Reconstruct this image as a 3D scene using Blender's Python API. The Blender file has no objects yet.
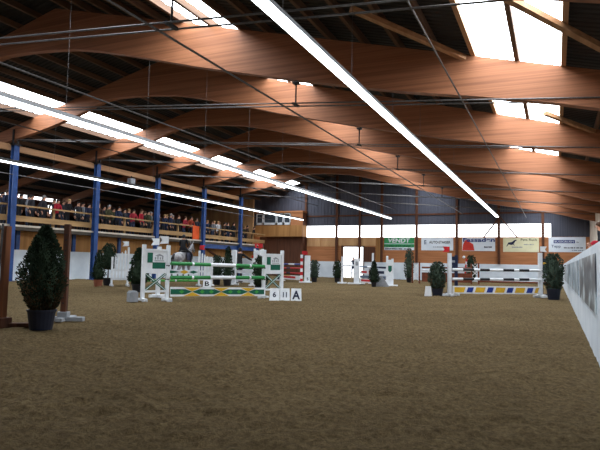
import bpy, bmesh, math, random
from mathutils import Vector, Matrix, noise

# ------------------------------------------------------------------ camera, world, exposure
SC = bpy.context.scene
COL = SC.collection
cam_d = bpy.data.cameras.new('camera')
cam_d.sensor_width = 36.0
cam_d.lens = 33.9
cam_d.clip_end = 300
cam = bpy.data.objects.new('camera', cam_d)
COL.objects.link(cam)
CAMX = [[0.91173, 0.0104, 0.41067], [0.41031, -0.0716, -0.90913], [0.01995, 0.99738, -0.06955]]
cam.matrix_world = Matrix(((CAMX[0][0], CAMX[0][1], CAMX[0][2], 0.0),
                           (CAMX[1][0], CAMX[1][1], CAMX[1][2], 0.0),
                           (CAMX[2][0], CAMX[2][1], CAMX[2][2], 1.0),
                           (0, 0, 0, 1)))
SC.camera = cam
SC.view_settings.view_transform = 'Standard'
SC.view_settings.look = 'None'
SC.view_settings.gamma = 1.0
SC.view_settings.use_curve_mapping = False
SC.view_settings.exposure = 0.7
SKYLIGHT = 7.5      # daylight through the roof sheets and the added gallery window
WINDOW = 1.8        # daylight through the wall glazing
TUBE = 5.0          # fluorescent rows
world = bpy.data.worlds.new('overcast_sky')
SC.world = world
world.use_nodes = True
wb = world.node_tree.nodes['Background']
wb.inputs[0].default_value = (0.92, 0.96, 1.0, 1)
wb.inputs[1].default_value = 3.0

R = math.radians
rnd = random.Random(7)


# ------------------------------------------------------------------ helpers
def lin(c):
    out = []
    for x in c:
        x /= 255.0
        out.append(x / 12.92 if x <= 0.04045 else ((x + 0.055) / 1.055) ** 2.4)
    return (out[0], out[1], out[2], 1.0)


def mat(name, c1, c2=None, scale=(6, 6, 6), rough=0.75, bump=0.0, detail=4.0, spec=0.3, metal=0.0, lo=0.35, hi=0.65, bump_scale=None):
    m = bpy.data.materials.new(name)
    m.use_nodes = True
    nt = m.node_tree
    b = nt.nodes['Principled BSDF']
    b.inputs['Roughness'].default_value = rough
    b.inputs['Metallic'].default_value = metal
    b.inputs['Specular IOR Level'].default_value = spec
    if c2 is None:
        c2 = tuple(x * 0.88 for x in c1)
    tc = nt.nodes.new('ShaderNodeTexCoord')
    mp = nt.nodes.new('ShaderNodeMapping')
    mp.inputs['Scale'].default_value = scale
    nz = nt.nodes.new('ShaderNodeTexNoise')
    nz.inputs['Scale'].default_value = 1.0
    nz.inputs['Detail'].default_value = detail
    cr = nt.nodes.new('ShaderNodeValToRGB')
    cr.color_ramp.elements[0].position = lo
    cr.color_ramp.elements[1].position = hi
    cr.color_ramp.elements[0].color = lin(c2)
    cr.color_ramp.elements[1].color = lin(c1)
    L = nt.links.new
    L(tc.outputs['Object'], mp.inputs['Vector'])
    L(mp.outputs['Vector'], nz.inputs['Vector'])
    L(nz.outputs['Fac'], cr.inputs['Fac'])
    L(cr.outputs['Color'], b.inputs['Base Color'])
    if bump:
        bp = nt.nodes.new('ShaderNodeBump')
        bp.inputs['Strength'].default_value = bump
        bp.inputs['Distance'].default_value = 0.02
        L(nz.outputs['Fac'], bp.inputs['Height'])
        L(bp.outputs['Normal'], b.inputs['Normal'])
    return m


def emit(name, col, strength, rough=0.4):
    m = bpy.data.materials.new(name)
    m.use_nodes = True
    b = m.node_tree.nodes['Principled BSDF']
    b.inputs['Base Color'].default_value = lin(col)
    b.inputs['Roughness'].default_value = rough
    b.inputs['Emission Color'].default_value = lin(col)
    b.inputs['Emission Strength'].default_value = strength
    return m


class MB:
    """collects shapes and links them as one mesh object"""
    def __init__(self):
        self.v, self.f, self.mi, self.m = [], [], [], 0

    def add(self, vs, fs):
        o = len(self.v)
        self.v += [tuple(p) for p in vs]
        for q in fs:
            self.f.append([i + o for i in q])
            self.mi.append(self.m)
        return self

    def box(self, c, s, rz=0.0):
        x, y, z = s[0] / 2, s[1] / 2, s[2] / 2
        ca, sa = math.cos(rz), math.sin(rz)
        vs = []
        for dz in (-z, z):
            for dx, dy in ((-x, -y), (x, -y), (x, y), (-x, y)):
                vs.append((c[0] + dx * ca - dy * sa, c[1] + dx * sa + dy * ca, c[2] + dz))
        return self.add(vs, [(3, 2, 1, 0), (4, 5, 6, 7), (0, 1, 5, 4), (1, 2, 6, 5), (2, 3, 7, 6), (3, 0, 4, 7)])

    def span(self, a, b):
        return self.box([(a[i] + b[i]) / 2 for i in range(3)], [abs(b[i] - a[i]) for i in range(3)])

    def bar(self, p0, p1, w, h, up=(0, 0, 1)):
        p0, p1 = Vector(p0), Vector(p1)
        d = (p1 - p0).normalized()
        u = Vector(up)
        if abs(d.dot(u)) > 0.98:
            u = Vector((0, 1, 0))
        s = d.cross(u).normalized()
        t = s.cross(d)
        vs = []
        for p in (p0, p1):
            for a, b in ((-1, -1), (1, -1), (1, 1), (-1, 1)):
                vs.append(p + s * (a * w / 2) + t * (b * h / 2))
        return self.add(vs, [(3, 2, 1, 0), (4, 5, 6, 7), (0, 1, 5, 4), (1, 2, 6, 5), (2, 3, 7, 6), (3, 0, 4, 7)])

    def tube(self, p0, p1, r0, r1=None, n=8):
        r1 = r0 if r1 is None else r1
        p0, p1 = Vector(p0), Vector(p1)
        d = (p1 - p0).normalized()
        u = Vector((0, 0, 1)) if abs(d.z) < 0.95 else Vector((1, 0, 0))
        s = d.cross(u).normalized()
        t = s.cross(d)
        vs = []
        for p, r in ((p0, r0), (p1, r1)):
            for i in range(n):
                a = 2 * math.pi * i / n
                vs.append(p + s * (r * math.cos(a)) + t * (r * math.sin(a)))
        fs = [(i, (i + 1) % n, n + (i + 1) % n, n + i) for i in range(n)]
        fs += [tuple(range(n - 1, -1, -1)), tuple(range(n, 2 * n))]
        return self.add(vs, fs)

    def prism(self, pts, vec):
        vec = Vector(vec)
        n = len(pts)
        a = [Vector(p) for p in pts]
        vs = a + [p + vec for p in a]
        fs = [tuple(range(n - 1, -1, -1)), tuple(range(n, 2 * n))]
        fs += [(i, (i + 1) % n, n + (i + 1) % n, n + i) for i in range(n)]
        return self.add(vs, fs)

    def lathe(self, prof, n=16, c=(0, 0, 0)):
        vs, fs = [], []
        for r, z in prof:
            for i in range(n):
                a = 2 * math.pi * i / n
                vs.append((c[0] + r * math.cos(a), c[1] + r * math.sin(a), c[2] + z))
        for k in range(len(prof) - 1):
            for i in range(n):
                j = (i + 1) % n
                fs.append((k * n + i, k * n + j, (k + 1) * n + j, (k + 1) * n + i))
        fs.append(tuple(range(n - 1, -1, -1)))
        fs.append(tuple(range((len(prof) - 1) * n, len(prof) * n)))
        return self.add(vs, fs)

    def mesh(self, name, mats, smooth=False):
        me = bpy.data.meshes.new(name)
        me.from_pydata(self.v, [], self.f)
        for m in (mats if isinstance(mats, (list, tuple)) else [mats]):
            me.materials.append(m)
        me.polygons.foreach_set('material_index', self.mi)
        if smooth:
            me.polygons.foreach_set('use_smooth', [True] * len(self.f))
        me.update()
        bm = bmesh.new()
        bm.from_mesh(me)
        bmesh.ops.recalc_face_normals(bm, faces=bm.faces)
        bm.to_mesh(me)
        bm.free()
        return me

    def build(self, name, mats, parent=None, loc=(0, 0, 0), rz=0.0, smooth=False, bevel=0.0):
        o = bpy.data.objects.new(name, self.mesh(name, mats, smooth))
        COL.objects.link(o)
        o.location = loc
        o.rotation_euler = (0, 0, rz)
        o.parent = parent
        if bevel:
            b = o.modifiers.new('bevel', 'BEVEL')
            b.width = bevel
            b.segments = 2
            b.limit_method = 'ANGLE'
        return o


def tag(o, label, cat, group=None):
    o['label'] = label
    o['category'] = cat
    if group:
        o['group'] = group
    return o


def thing(name, label, cat, loc=(0, 0, 0), rz=0.0, group=None):
    o = bpy.data.objects.new(name, None)
    o.empty_display_size = 0.1
    COL.objects.link(o)
    o.location = loc
    o.rotation_euler = (0, 0, rz)
    return tag(o, label, cat, group)


def struct(o):
    o['kind'] = 'structure'
    return o


def dup(root, loc, rz, label, group=None):
    r = root.copy()
    COL.objects.link(r)
    r.location = loc
    r.rotation_euler = (0, 0, rz)
    r['label'] = label
    if group:
        r['group'] = group
    for ch in list(root.children):
        c = ch.copy()
        COL.objects.link(c)
        c.parent = r
        for g in list(ch.children):
            d = g.copy()
            COL.objects.link(d)
            d.parent = c
    return r


def letters(name, s, m, parent, width, height, loc, rx=90.0, rz=0.0, bold=0.0, shear=0.0):
    """writing as a mesh fitted into a box, lower left corner at loc"""
    cu = bpy.data.curves.new(name, 'FONT')
    cu.body = s
    cu.extrude = 0.0
    cu.offset = bold
    cu.shear = shear
    t = bpy.data.objects.new(name, cu)
    COL.objects.link(t)
    dg = bpy.context.evaluated_depsgraph_get()
    me = bpy.data.meshes.new_from_object(t.evaluated_get(dg))
    bpy.data.objects.remove(t)
    xs = [v.co.x for v in me.vertices]
    ys = [v.co.y for v in me.vertices]
    x0, x1, y0, y1 = min(xs), max(xs), min(ys), max(ys)
    for v in me.vertices:
        v.co.x = (v.co.x - x0) / (x1 - x0) * width
        v.co.y = (v.co.y - y0) / (y1 - y0) * height
    me.materials.clear()
    me.materials.append(m)
    o = bpy.data.objects.new(name, me)
    COL.objects.link(o)
    o.parent = parent
    o.location = loc
    o.rotation_euler = (R(rx), 0, R(rz))
    return o


# ------------------------------------------------------------------ materials
M = {}
M['beam'] = mat('glulam timber', (158, 104, 72), (122, 77, 51), (0.25, 6, 22), 0.6, 0.05, 5, lo=0.3, hi=0.7)
M['purlin'] = mat('purlin timber', (104, 78, 60), (84, 62, 48), (9, 0.5, 9), 0.8)
M['purlin_light'] = mat('pale timber', (180, 140, 104), (152, 114, 82), (9, 0.5, 9), 0.7)
M['sheet'] = mat('dark roof sheet', (46, 45, 46), (36, 35, 36), (1, 1, 1), 0.8)
M['skylight'] = emit('translucent roof sheet', (238, 247, 255), SKYLIGHT)
M['window'] = emit('milky window pane', (250, 253, 255), WINDOW)
M['tube'] = emit('fluorescent tube', (240, 250, 255), TUBE)
M['housing'] = mat('grey fitting', (120, 122, 124), rough=0.5)
M['steel'] = mat('galvanised steel', (100, 98, 98), (80, 78, 78), (20, 20, 20), 0.45, metal=0.5)
M['dark_steel'] = mat('dark steel', (48, 46, 48), rough=0.5, metal=0.4)
M['blue_steel'] = mat('blue painted steel', (44, 76, 132), (36, 62, 112), (4, 4, 4), 0.45)
M['board'] = mat('wall boards', (176, 128, 76), (144, 102, 58), (5, 5, 0.5), 0.75, lo=0.3, hi=0.7)
M['board_red'] = mat('reddish wall boards', (184, 124, 82), (152, 98, 62), (0.6, 0.6, 9), 0.75, lo=0.3, hi=0.7)
M['plywood'] = mat('pale plywood', (206, 164, 118), (184, 140, 98), (3, 3, 0.6), 0.75)
M['dark_board'] = mat('dark brown boards', (96, 60, 42), (76, 46, 32), (5, 5, 0.5), 0.8)
M['kick'] = mat('white kick board', (218, 227, 236), (200, 211, 222), (1.5, 1.5, 1.5), 0.5)
M['cladding'] = mat('slate grey cladding', (82, 84, 96), (68, 70, 82), (14, 14, 0.2), 0.7)
M['plaster'] = mat('pale plaster', (206, 196, 182), (176, 164, 150), (1.5, 1.5, 1.5), 0.9)
M['rail'] = mat('rail timber', (170, 136, 94), (142, 112, 74), (6, 0.6, 6), 0.7)
M['concrete'] = mat('grey deck', (104, 98, 92), rough=0.9)
M['white'] = mat('white paint', (228, 232, 236), (212, 216, 222), (5, 5, 5), 0.45)
M['green'] = mat('green paint', (40, 132, 66), (34, 116, 58), (5, 5, 5), 0.45)
M['pale_green'] = mat('bright green paint', (70, 160, 70), (58, 140, 58), (5, 5, 5), 0.45)
M['dark_green'] = mat('dark green paint', (16, 98, 76), (14, 84, 66), (5, 5, 5), 0.5)
M['yellow'] = mat('yellow paint', (218, 176, 50), (200, 156, 40), (5, 5, 5), 0.5)
M['red'] = mat('red paint', (196, 36, 44), (172, 28, 36), (5, 5, 5), 0.5)
M['navy'] = mat('navy paint', (26, 34, 66), (20, 28, 54), (5, 5, 5), 0.5)
M['blue'] = mat('blue paint', (34, 62, 150), (28, 52, 128), (5, 5, 5), 0.5)
M['black'] = mat('black paint', (26, 26, 30), rough=0.5)
M['grey'] = mat('grey paint', (150, 154, 160), rough=0.6)
M['greyblue'] = mat('grey blue paint', (96, 112, 134), rough=0.6)
M['brown'] = mat('brown varnish', (118, 62, 40), (94, 48, 30), (6, 6, 6), 0.6)
M['old_wood'] = mat('weathered orange wood', (132, 82, 52), (96, 58, 36), (8, 8, 0.8), 0.8, 0.1)
M['dark_wood'] = mat('dark weathered wood', (92, 56, 38), (66, 40, 28), (8, 8, 0.8), 0.8, 0.1)
M['pot_dark'] = mat('dark blue plastic pot', (26, 30, 44), rough=0.5)
M['pot_black'] = mat('black plastic pot', (28, 28, 32), rough=0.5)
M['terracotta'] = mat('terracotta pot', (142, 84, 62), (120, 70, 52), (6, 6, 6), 0.8)
M['soil'] = mat('potting soil', (52, 40, 30), rough=1.0)
M['leaf'] = mat('dark conifer green', (52, 66, 50), (34, 45, 34), (9, 9, 9), 0.85, spec=0.1)
M['leaf_blue'] = mat('blue grey conifer green', (76, 90, 76), (48, 60, 52), (9, 9, 9), 0.85, spec=0.1)
M['leaf_brown'] = mat('dry brown twigs', (96, 76, 54), (64, 50, 36), (9, 9, 9), 0.9, spec=0.1)
M['bark'] = mat('bark', (82, 62, 46), (60, 44, 32), (9, 9, 3), 0.95)
M['skin'] = mat('skin', (206, 156, 130), (196, 144, 118), (9, 9, 9), 0.6)
M['horse'] = mat('grey horse coat', (176, 174, 176), (112, 108, 112), (5, 5, 5), 0.7, detail=2)
M['horse_dark'] = mat('dark horse hair', (58, 54, 56), (40, 38, 40), (9, 9, 2), 0.8)
M['leather'] = mat('black leather', (24, 22, 22), rough=0.4)
M['cream'] = mat('cream banner', (222, 218, 184), (210, 206, 170), (2, 2, 2), 0.6)
M['banner'] = mat('white banner', (222, 230, 238), (206, 216, 226), (1.5, 1.5, 1.5), 0.6)
M['banner_green'] = mat('green banner', (64, 156, 100), (54, 140, 88), (2, 2, 2), 0.6)
M['banner_blue'] = mat('banner print blue', (34, 58, 128), rough=0.6)
M['banner_red'] = mat('banner print red', (206, 62, 50), (186, 52, 44), (2, 2, 2), 0.6)
M['orange'] = mat('orange cloth', (224, 92, 44), (204, 80, 38), (3, 3, 3), 0.7)


def photo_print(name, a, b, c, seed):
    """poster print: streaky grey picture"""
    m = mat(name, a, b, (1.0, 1.1, 2.4), 0.35, detail=8, lo=0.38, hi=0.6)
    nt = m.node_tree
    mp = [n for n in nt.nodes if n.type == 'MAPPING'][0]
    mp.inputs['Location'].default_value = (seed, seed * 2.3, seed * 0.7)
    cr = [n for n in nt.nodes if n.type == 'VALTORGB'][0]
    e = cr.color_ramp.elements.new(0.48)
    e.color = lin(c)
    return m


def sand_material():
    m = bpy.data.materials.new('riding sand')
    m.use_nodes = True
    nt = m.node_tree
    L = nt.links.new
    b = nt.nodes['Principled BSDF']
    b.inputs['Roughness'].default_value = 1.0
    b.inputs['Specular IOR Level'].default_value = 0.05
    tc = nt.nodes.new('ShaderNodeTexCoord')

    def nz(scale, detail, rough=0.6):
        n = nt.nodes.new('ShaderNodeTexNoise')
        n.inputs['Scale'].default_value = scale
        n.inputs['Detail'].default_value = detail
        n.inputs['Roughness'].default_value = rough
        L(tc.outputs['Object'], n.inputs['Vector'])
        return n
    n1, n2, n3 = nz(0.6, 4), nz(20, 8, 0.8), nz(60, 4, 0.75)
    cr = nt.nodes.new('ShaderNodeValToRGB')
    els = cr.color_ramp.elements
    els[0].position, els[0].color = 0.36, lin((84, 70, 48))
    els[1].position, els[1].color = 0.64, lin((134, 116, 86))
    L(n2.outputs['Fac'], cr.inputs['Fac'])
    cr1 = nt.nodes.new('ShaderNodeValToRGB')
    cr1.color_ramp.elements[0].position, cr1.color_ramp.elements[0].color = 0.3, (0.82, 0.80, 0.76, 1)
    cr1.color_ramp.elements[1].position, cr1.color_ramp.elements[1].color = 0.7, (1.1, 1.08, 1.05, 1)
    L(n1.outputs['Fac'], cr1.inputs['Fac'])
    mx = nt.nodes.new('ShaderNodeMix')
    mx.data_type = 'RGBA'
    mx.blend_type = 'MULTIPLY'
    mx.inputs['Factor'].default_value = 1.0
    L(cr.outputs['Color'], mx.inputs[6])
    L(cr1.outputs['Color'], mx.inputs[7])
    L(mx.outputs[2], b.inputs['Base Color'])
    ad = nt.nodes.new('ShaderNodeMath')
    ad.operation = 'MULTIPLY_ADD'
    ad.inputs[1].default_value = 0.35
    L(n3.outputs['Fac'], ad.inputs[0])
    L(n2.outputs['Fac'], ad.inputs[2])
    bp = nt.nodes.new('ShaderNodeBump')
    bp.inputs['Strength'].default_value = 1.0
    bp.inputs['Distance'].default_value = 0.08
    L(ad.outputs[0], bp.inputs['Height'])
    L(bp.outputs['Normal'], b.inputs['Normal'])
    return m


M['sand'] = sand_material()
M['yard'] = mat('pale yard gravel', (190, 188, 184), rough=1.0)

# ------------------------------------------------------------------ hall geometry
XR, XL = 2.2, -29.8            # side walls
YB, YF = -3.0, 43.5            # back and far wall
XP = -22.1                     # line of the blue gallery posts
RIDGE_X, RIDGE_Z = -14.1, 8.9


def roof_z(x):
    return RIDGE_Z - 0.257 * (x - RIDGE_X) if x > RIDGE_X else RIDGE_Z + 0.243 * (x - RIDGE_X)


# floor: sand with hoof-churned clumps
def axis(a, b, f):
    out = [a]
    while out[-1] < b:
        out.append(out[-1] + f(out[-1]))
    out[-1] = b
    return out


xs = axis(-22.7, 0.46, lambda x: 0.05 if x > -8 else 0.2)
ys = axis(YB, YF, lambda y: 0.4 if y < 1.5 else max(0.03, 0.007 * y))
vs, fs = [], []
for y in ys:
    for x in xs:
        p = Vector((x, y, 0))
        h = 0.030 * noise.fractal(p * 1.3, 0.9, 2.1, 4) + 0.022 * noise.fractal(p * 4.5, 0.9, 2.0, 3)
        h += 0.018 * noise.fractal(p * 9.0, 0.8, 2.0, 2) + 0.12 * max(0.0, noise.noise(p * 2.6 + Vector((9, 3, 1))) - 0.42)
        e = min(1.0, max(0.0, (0.46 - x) / 0.5))
        vs.append((x, y, h * (0.4 + 0.6 * e) - 0.008))
nx = len(xs)
for j in range(len(ys) - 1):
    for i in range(nx - 1):
        a = j * nx + i
        fs.append((a, a + 1, a + nx + 1, a + nx))
me = bpy.data.meshes.new('floor')
me.from_pydata(vs, [], fs)
me.polygons.foreach_set('use_smooth', [True] * len(fs))
me.materials.append(M['sand'])
fl = bpy.data.objects.new('floor', me)
COL.objects.link(fl)
struct(fl)
g = MB()
g.span((0.46, YB, -0.2), (XR, YF, -0.02))
struct(g.build('floor_walkway', M['concrete']))
g = MB()
g.span((-60, YF + 0.25, -0.25), (30, 90, -0.06))
struct(g.build('ground', M['yard']))

# roof sheets in strips that leave the skylights open
SKY = [(-1.54, 0.17), (-9.25, -7.45), (-20.75, -18.95), (-28.2, -26.5)]  # last strip is added, out of view, to brighten the gallery beams
SKY_Y0, SKY_Y1 = 2.5, 42.5  # final bay is added to brighten the far wall and banners
g = MB()


def roof_strip(b, x0, x1, y0, y1, off=0.10, th=0.06):
    z0, z1 = roof_z(x0) + off, roof_z(x1) + off
    b.prism([(x0, y0, z0), (x1, y0, z1), (x1, y0, z1 + th), (x0, y0, z0 + th)], (0, y1 - y0, 0))


cuts = sorted([c for s in SKY for c in s] + [XL - 0.3, RIDGE_X, XR + 0.3])
for a, b_ in zip(cuts[:-1], cuts[1:]):
    if (a, b_) in SKY:
        roof_strip(g, a, b_, YB, SKY_Y0)
        roof_strip(g, a, b_, SKY_Y1 if a > -25 else 17.5, YF + 0.2)
    else:
        roof_strip(g, a, b_, YB, YF + 0.2)
ceil = struct(g.build('ceiling', M['sheet']))
# corrugation of the sheets
nt = M['sheet'].node_tree
wv = nt.nodes.new('ShaderNodeTexWave')
wv.wave_type = 'BANDS'
wv.bands_direction = 'Y'
wv.inputs['Scale'].default_value = 1.7
bp = nt.nodes.new('ShaderNodeBump')
bp.inputs['Distance'].default_value = 0.04
bp.inputs['Strength'].default_value = 0.9
tcn = [n for n in nt.nodes if n.type == 'TEX_COORD'][0]
nt.links.new(tcn.outputs['Object'], wv.inputs['Vector'])
nt.links.new(wv.outputs['Fac'], bp.inputs['Height'])
nt.links.new(bp.outputs['Normal'], nt.nodes['Principled BSDF'].inputs['Normal'])

# skylights, real and added: a milky corrugated sheet per bay and strip
wn = 0
for (x0, x1) in SKY:
    for k in range(8 if x0 > -25 else 3):
        y0 = SKY_Y0 + 5 * k
        wn += 1
        b = MB()
        n = 24
        top, bot = [], []
        for i in range(n + 1):
            y = y0 + 5.0 * i / n
            w = 0.018 * (1 if i % 2 else -1)
            top.append((y, w))
        vs_, fs_ = [], []
        for y, w in top:
            vs_ += [(x0, y, roof_z(x0) + 0.12 + w), (x1, y, roof_z(x1) + 0.12 + w)]
        for i in range(n):
            fs_.append((2 * i, 2 * i + 1, 2 * i + 3, 2 * i + 2))
        b.add(vs_, fs_)
        struct(b.build('window_%d' % wn, M['skylight']))

# purlins
px = []
x = XR - 0.25
while x > RIDGE_X + 0.2:
    px.append(x)
    x -= 0.86
px = [p for p in px if not any(a - 0.35 < p < b + 0.35 for a, b in SKY)]
pl = []
x = XL + 0.3
while x < RIDGE_X - 0.2:
    pl.append(x)
    x += 0.86
pl = [p for p in pl if not any(a - 0.35 < p < b + 0.35 for a, b in SKY)]


def purlin(x, m, w=0.08):
    b = MB()
    b.span((x - w / 2, YB + 0.1, roof_z(x) - 0.10), (x + w / 2, YF - 0.05, roof_z(x) + 0.085))
    return b.build('purlin', m)


for p in px + pl:
    tag(purlin(p, M['purlin']), 'brown timber purlin running the length of the hall under the dark roof sheets', 'purlin', 'roof purlins under the dark sheets')
names = ['roof window strip nearest the kickboard wall', 'roof window strip near the ridge', 'roof window strip towards the gallery']
for (a, b_), nm in zip(SKY, names):
    tag(purlin(a - 0.03, M['purlin_light'] if a > -5 else M['purlin'], 0.09), ('pale' if a > -5 else 'brown') + ' purlin on the gallery-side edge of the ' + nm, 'purlin', 'purlins framing the roof windows')
    tag(purlin(b_ + 0.03, M['purlin_light'] if a > -5 else M['purlin'], 0.09), ('pale' if a > -5 else 'brown') + ' purlin on the kickboard-side edge of the ' + nm, 'purlin', 'purlins framing the roof windows')
    tag(purlin((a + b_) / 2, M['purlin'], 0.09), 'brown purlin down the middle of the ' + nm, 'purlin', 'purlins framing the roof windows')

# glulam beams
BOT = [(2.2, 3.88), (1.2, 4.1), (0.0, 4.39), (-1.5, 4.68), (-3.2, 4.98), (-5.8, 5.55), (-8.7, 6.25), (-10.2, 6.66), (-11.3, 6.95), (-12.3, 7.2),
       (-13.2, 7.38), (-14.2, 7.49), (-15.2, 7.56), (-16.2, 7.58), (-16.8, 7.5), (-17.4, 7.33), (-18.0, 7.13), (-18.9, 6.9), (-19.7, 6.71), (-20.5, 6.54), (-21.7, 6.34), (-23.0, 6.14), (-26, 5.46), (-29.6, 4.67)]
TOP = [(-29.6, roof_z(-29.6) - 0.1), (RIDGE_X, RIDGE_Z - 0.1), (2.2, roof_z(2.2) - 0.1)]
BEAM_Y = [2.5, 7.5, 12.5, 17.5, 22.5, 27.5, 32.5, 37.5]
ORD = ['nearest, above the frame', 'along the top edge of the photo', 'large near one crossing the upper photo',
       'first behind the large near one', 'second behind the large near one', 'third behind the large near one',
       'next to last before the far wall', 'last one before the grey far wall']
outline = BOT + TOP
beam_me = None
for y, od in zip(BEAM_Y, ORD):
    if beam_me is None:
        b = MB()
        b.prism([(p[0], -0.11, p[1]) for p in outline], (0, 0.22, 0))
        o = b.build('roof_beam', M['beam'], loc=(0, y, 0))
        beam_me = o
    else:
        o = beam_me.copy()
        COL.objects.link(o)
        o.location = (0, y, 0)
    tag(o, 'arched laminated timber roof beam, ' + od, 'beam', 'laminated roof beams')

# tie rods with hangers below each beam
def tie_z(x):
    return 4.47 - 0.083 * x


for i, y in enumerate(BEAM_Y):
    t = thing('tie_rod', 'steel tie rod under roof beam: ' + ORD[i], 'tie rod', (0, y, 0), 0, 'steel tie rods under the beams')
    for s in (-1, 1):
        b = MB()
        b.tube((2.15, 0.14 * s, tie_z(2.15)), (XP + 0.4, 0.14 * s, tie_z(XP + 0.4)), 0.017, n=6)
        b.build('rod', M['steel'], t)
    zb = 5.53
    b = MB()
    b.tube((-5.83, 0, zb), (-5.83, 0, tie_z(-5.83)), 0.02, n=8)
    b.build('hanger', M['dark_steel'], t)
    b = MB()
    b.box((-5.83, 0, tie_z(-5.83)), (0.07, 0.32, 0.04))
    b.build('bracket', M['dark_steel'], t)
    b = MB()
    b.box((-5.83, 0, zb - 0.03), (0.14, 0.16, 0.05))
    b.build('bracket', M['dark_steel'], t)

# diagonal roof braces
for p0, p1, lb in [((-3.6, 10.2), (-1.75, 12.4), 'pale diagonal roof brace on the gallery side of the near right roof window'),
                   ((-0.9, 8.9), (1.2, 11.5), 'pale diagonal roof brace crossing the corner of the near right roof window'),
                   ((-0.2, 16.2), (1.4, 18.0 - 0.2), 'short pale roof brace behind the large near beam beside the right roof window')]:
    b = MB()
    off = -0.17
    b.bar((p0[0], p0[1], roof_z(p0[0]) + off), (p1[0], p1[1], roof_z(p1[0]) + off), 0.12, 0.10)
    tag(b.build('roof_brace', M['purlin_light']), lb, 'brace', 'diagonal roof braces')

# cables along the hall
for x, z, lb in [(-1.8, 4.62, 'thin grey cable along the hall nearest the kickboard wall, running between the right roof window and the bright strip light'),
                 (-6.2, 4.98, 'thin grey pipe along the hall crossing the large near beam left of the bright strip light'),
                 (-11.3, 5.38, 'thin grey pipe along the hall just above the middle strip light row'),
                 (-17.9, 5.88, 'thin grey pipe along the hall between the middle and gallery strip lights'),
                 (-21.85, 4.72, 'thin pale cable along the hall passing in front of the blue gallery posts')]:
    b = MB()
    b.tube((x, YB + 0.2, z), (x, YF - 0.3, z), 0.017 if x > -2 else 0.022, n=6)
    tag(b.build('ceiling_cable', M['steel']), ' '.join(lb.split()[:16]), 'cable', 'cables and pipes under the roof')

# strip lights
for x, z, lb in [(-3.5, 4.46, 'long bright strip light row nearest the kickboard wall'), (-10.85, 4.46, 'long bright strip light row in the middle of the hall'),
                 (-17.85, 4.46, 'long thin strip light row nearest the spectator gallery')]:
    t = thing('strip_light', lb, 'light', (x, 0, z), 0, 'fluorescent strip light rows')
    b = MB()
    b.prism([(-0.1, 1.0, 0.002), (0.1, 1.0, 0.002), (0.055, 1.0, 0.11), (-0.055, 1.0, 0.11)], (0, 39.0, 0))
    b.build('housing', M['housing'], t)
    n = 26
    for k in range(n):
        y0 = 1.0 + 1.5 * k
        b = MB()
        b.prism([(-0.095, y0 + 0.012, 0.0), (-0.08, y0 + 0.012, -0.03), (0.08, y0 + 0.012, -0.03), (0.095, y0 + 0.012, 0.0)], (0, 1.476, 0))
        b.build('tube', M['tube'], t)
    for k in range(12):
        y0 = 4.0 + 3.0 * k
        b = MB()
        b.tube((0, y0, 0.11), (0, y0, roof_z(x) - z), 0.0045, n=5)
        b.build('suspension_wire', M['steel'], t)

# ------------------------------------------------------------------ walls
g = MB()
g.span((XL - 0.3, YB - 0.2, 0), (XR + 0.3, YB, 9.2))
struct(g.build('wall_back', M['dark_board']))
g = MB()
g.span((XR, YB, 0), (XR + 0.25, YF, roof_z(XR) + 0.1))
struct(g.build('wall_right', M['plaster']))
# outer gallery wall with its ribbon window and an added one out of view
g = MB()
g.span((XL - 0.25, YB, 0), (XL, YF, 3.95))
g.span((XL - 0.25, YB, 4.95), (XL, YF, 5.2))
g.span((XL - 0.25, YB, 4.6), (XL, -1.0, 4.95))
g.span((XL - 0.25, 15.5, 4.6), (XL, 22.0, 4.95))
g.span((XL - 0.25, 22.0, 4.6), (XL, 27.3, 4.74))
g.span((XL - 0.25, 27.3, 4.6), (XL, YF, 4.95))
struct(g.build('wall_left', M['dark_board']))
wn += 1
g = MB()
g.span((XL - 0.15, 22.0, 4.74), (XL - 0.1, 27.3, 4.95))
struct(g.build('window_%d' % wn, M['window']))
wn += 1
g = MB()
g.span((XL - 0.15, -1.0, 3.95), (XL - 0.1, 15.5, 4.95))
struct(g.build('window_%d' % wn, M['skylight']))  # added pane beyond the frame, glows to lift the gallery beam faces
g = MB()
y = 15.5
g.span((XL - 0.25, YB, 3.9), (XL, -1.0, 4.6))
wins = []
while y < YF:
    g.span((XL - 0.25, y, 3.5), (XL, min(YF, y + 1.7), 4.6))
    y += 1.7
    if y < YF - 1:
        wins.append((y, y + 0.6))
        if not 25.5 < y < 30.5:
            g.span((XL - 0.25, y, 3.5), (XL, y + 0.6, 4.6))
    y += 0.6
g.span((XL - 0.25, 15.5, 4.5), (XL, YF, 4.6))
struct(g.build('wall_left_piers', M['dark_board']))
for a, b_ in wins:
    if 25.5 < a < 30.5:
        wn += 1
        g = MB()
        g.span((XL - 0.15, a, 3.95), (XL - 0.1, b_, 4.5))
        struct(g.build('window_%d' % wn, M['window']))
# wall below the gallery
XK = -22.7
g = MB()
g.span((XK - 0.2, YB, 1.42), (XK - 0.05, YF, 2.4))
struct(g.build('wall_left_boards', M['board']))
g = MB()
g.span((XK - 0.2, YB, -0.05), (XK, YF, 1.42))
struct(g.build('wall_left_kickboard', M['kick']))
g = MB()
g.span((XL, YB, 2.3), (XP + 0.02, 41.6, 2.46))
struct(g.build('floor_gallery', M['concrete']))
g = MB()
g.span((XP + 0.02, YB, 2.44), (XP + 0.10, 41.0, 2.53))
struct(g.build('trim_1', M['plaster']))
# end wall of the gallery
g = MB()
g.span((XL, 41.6, 0), (-23.15, 41.8, 6.4))
struct(g.build('wall_gallery_end', M['plywood']))

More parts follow.
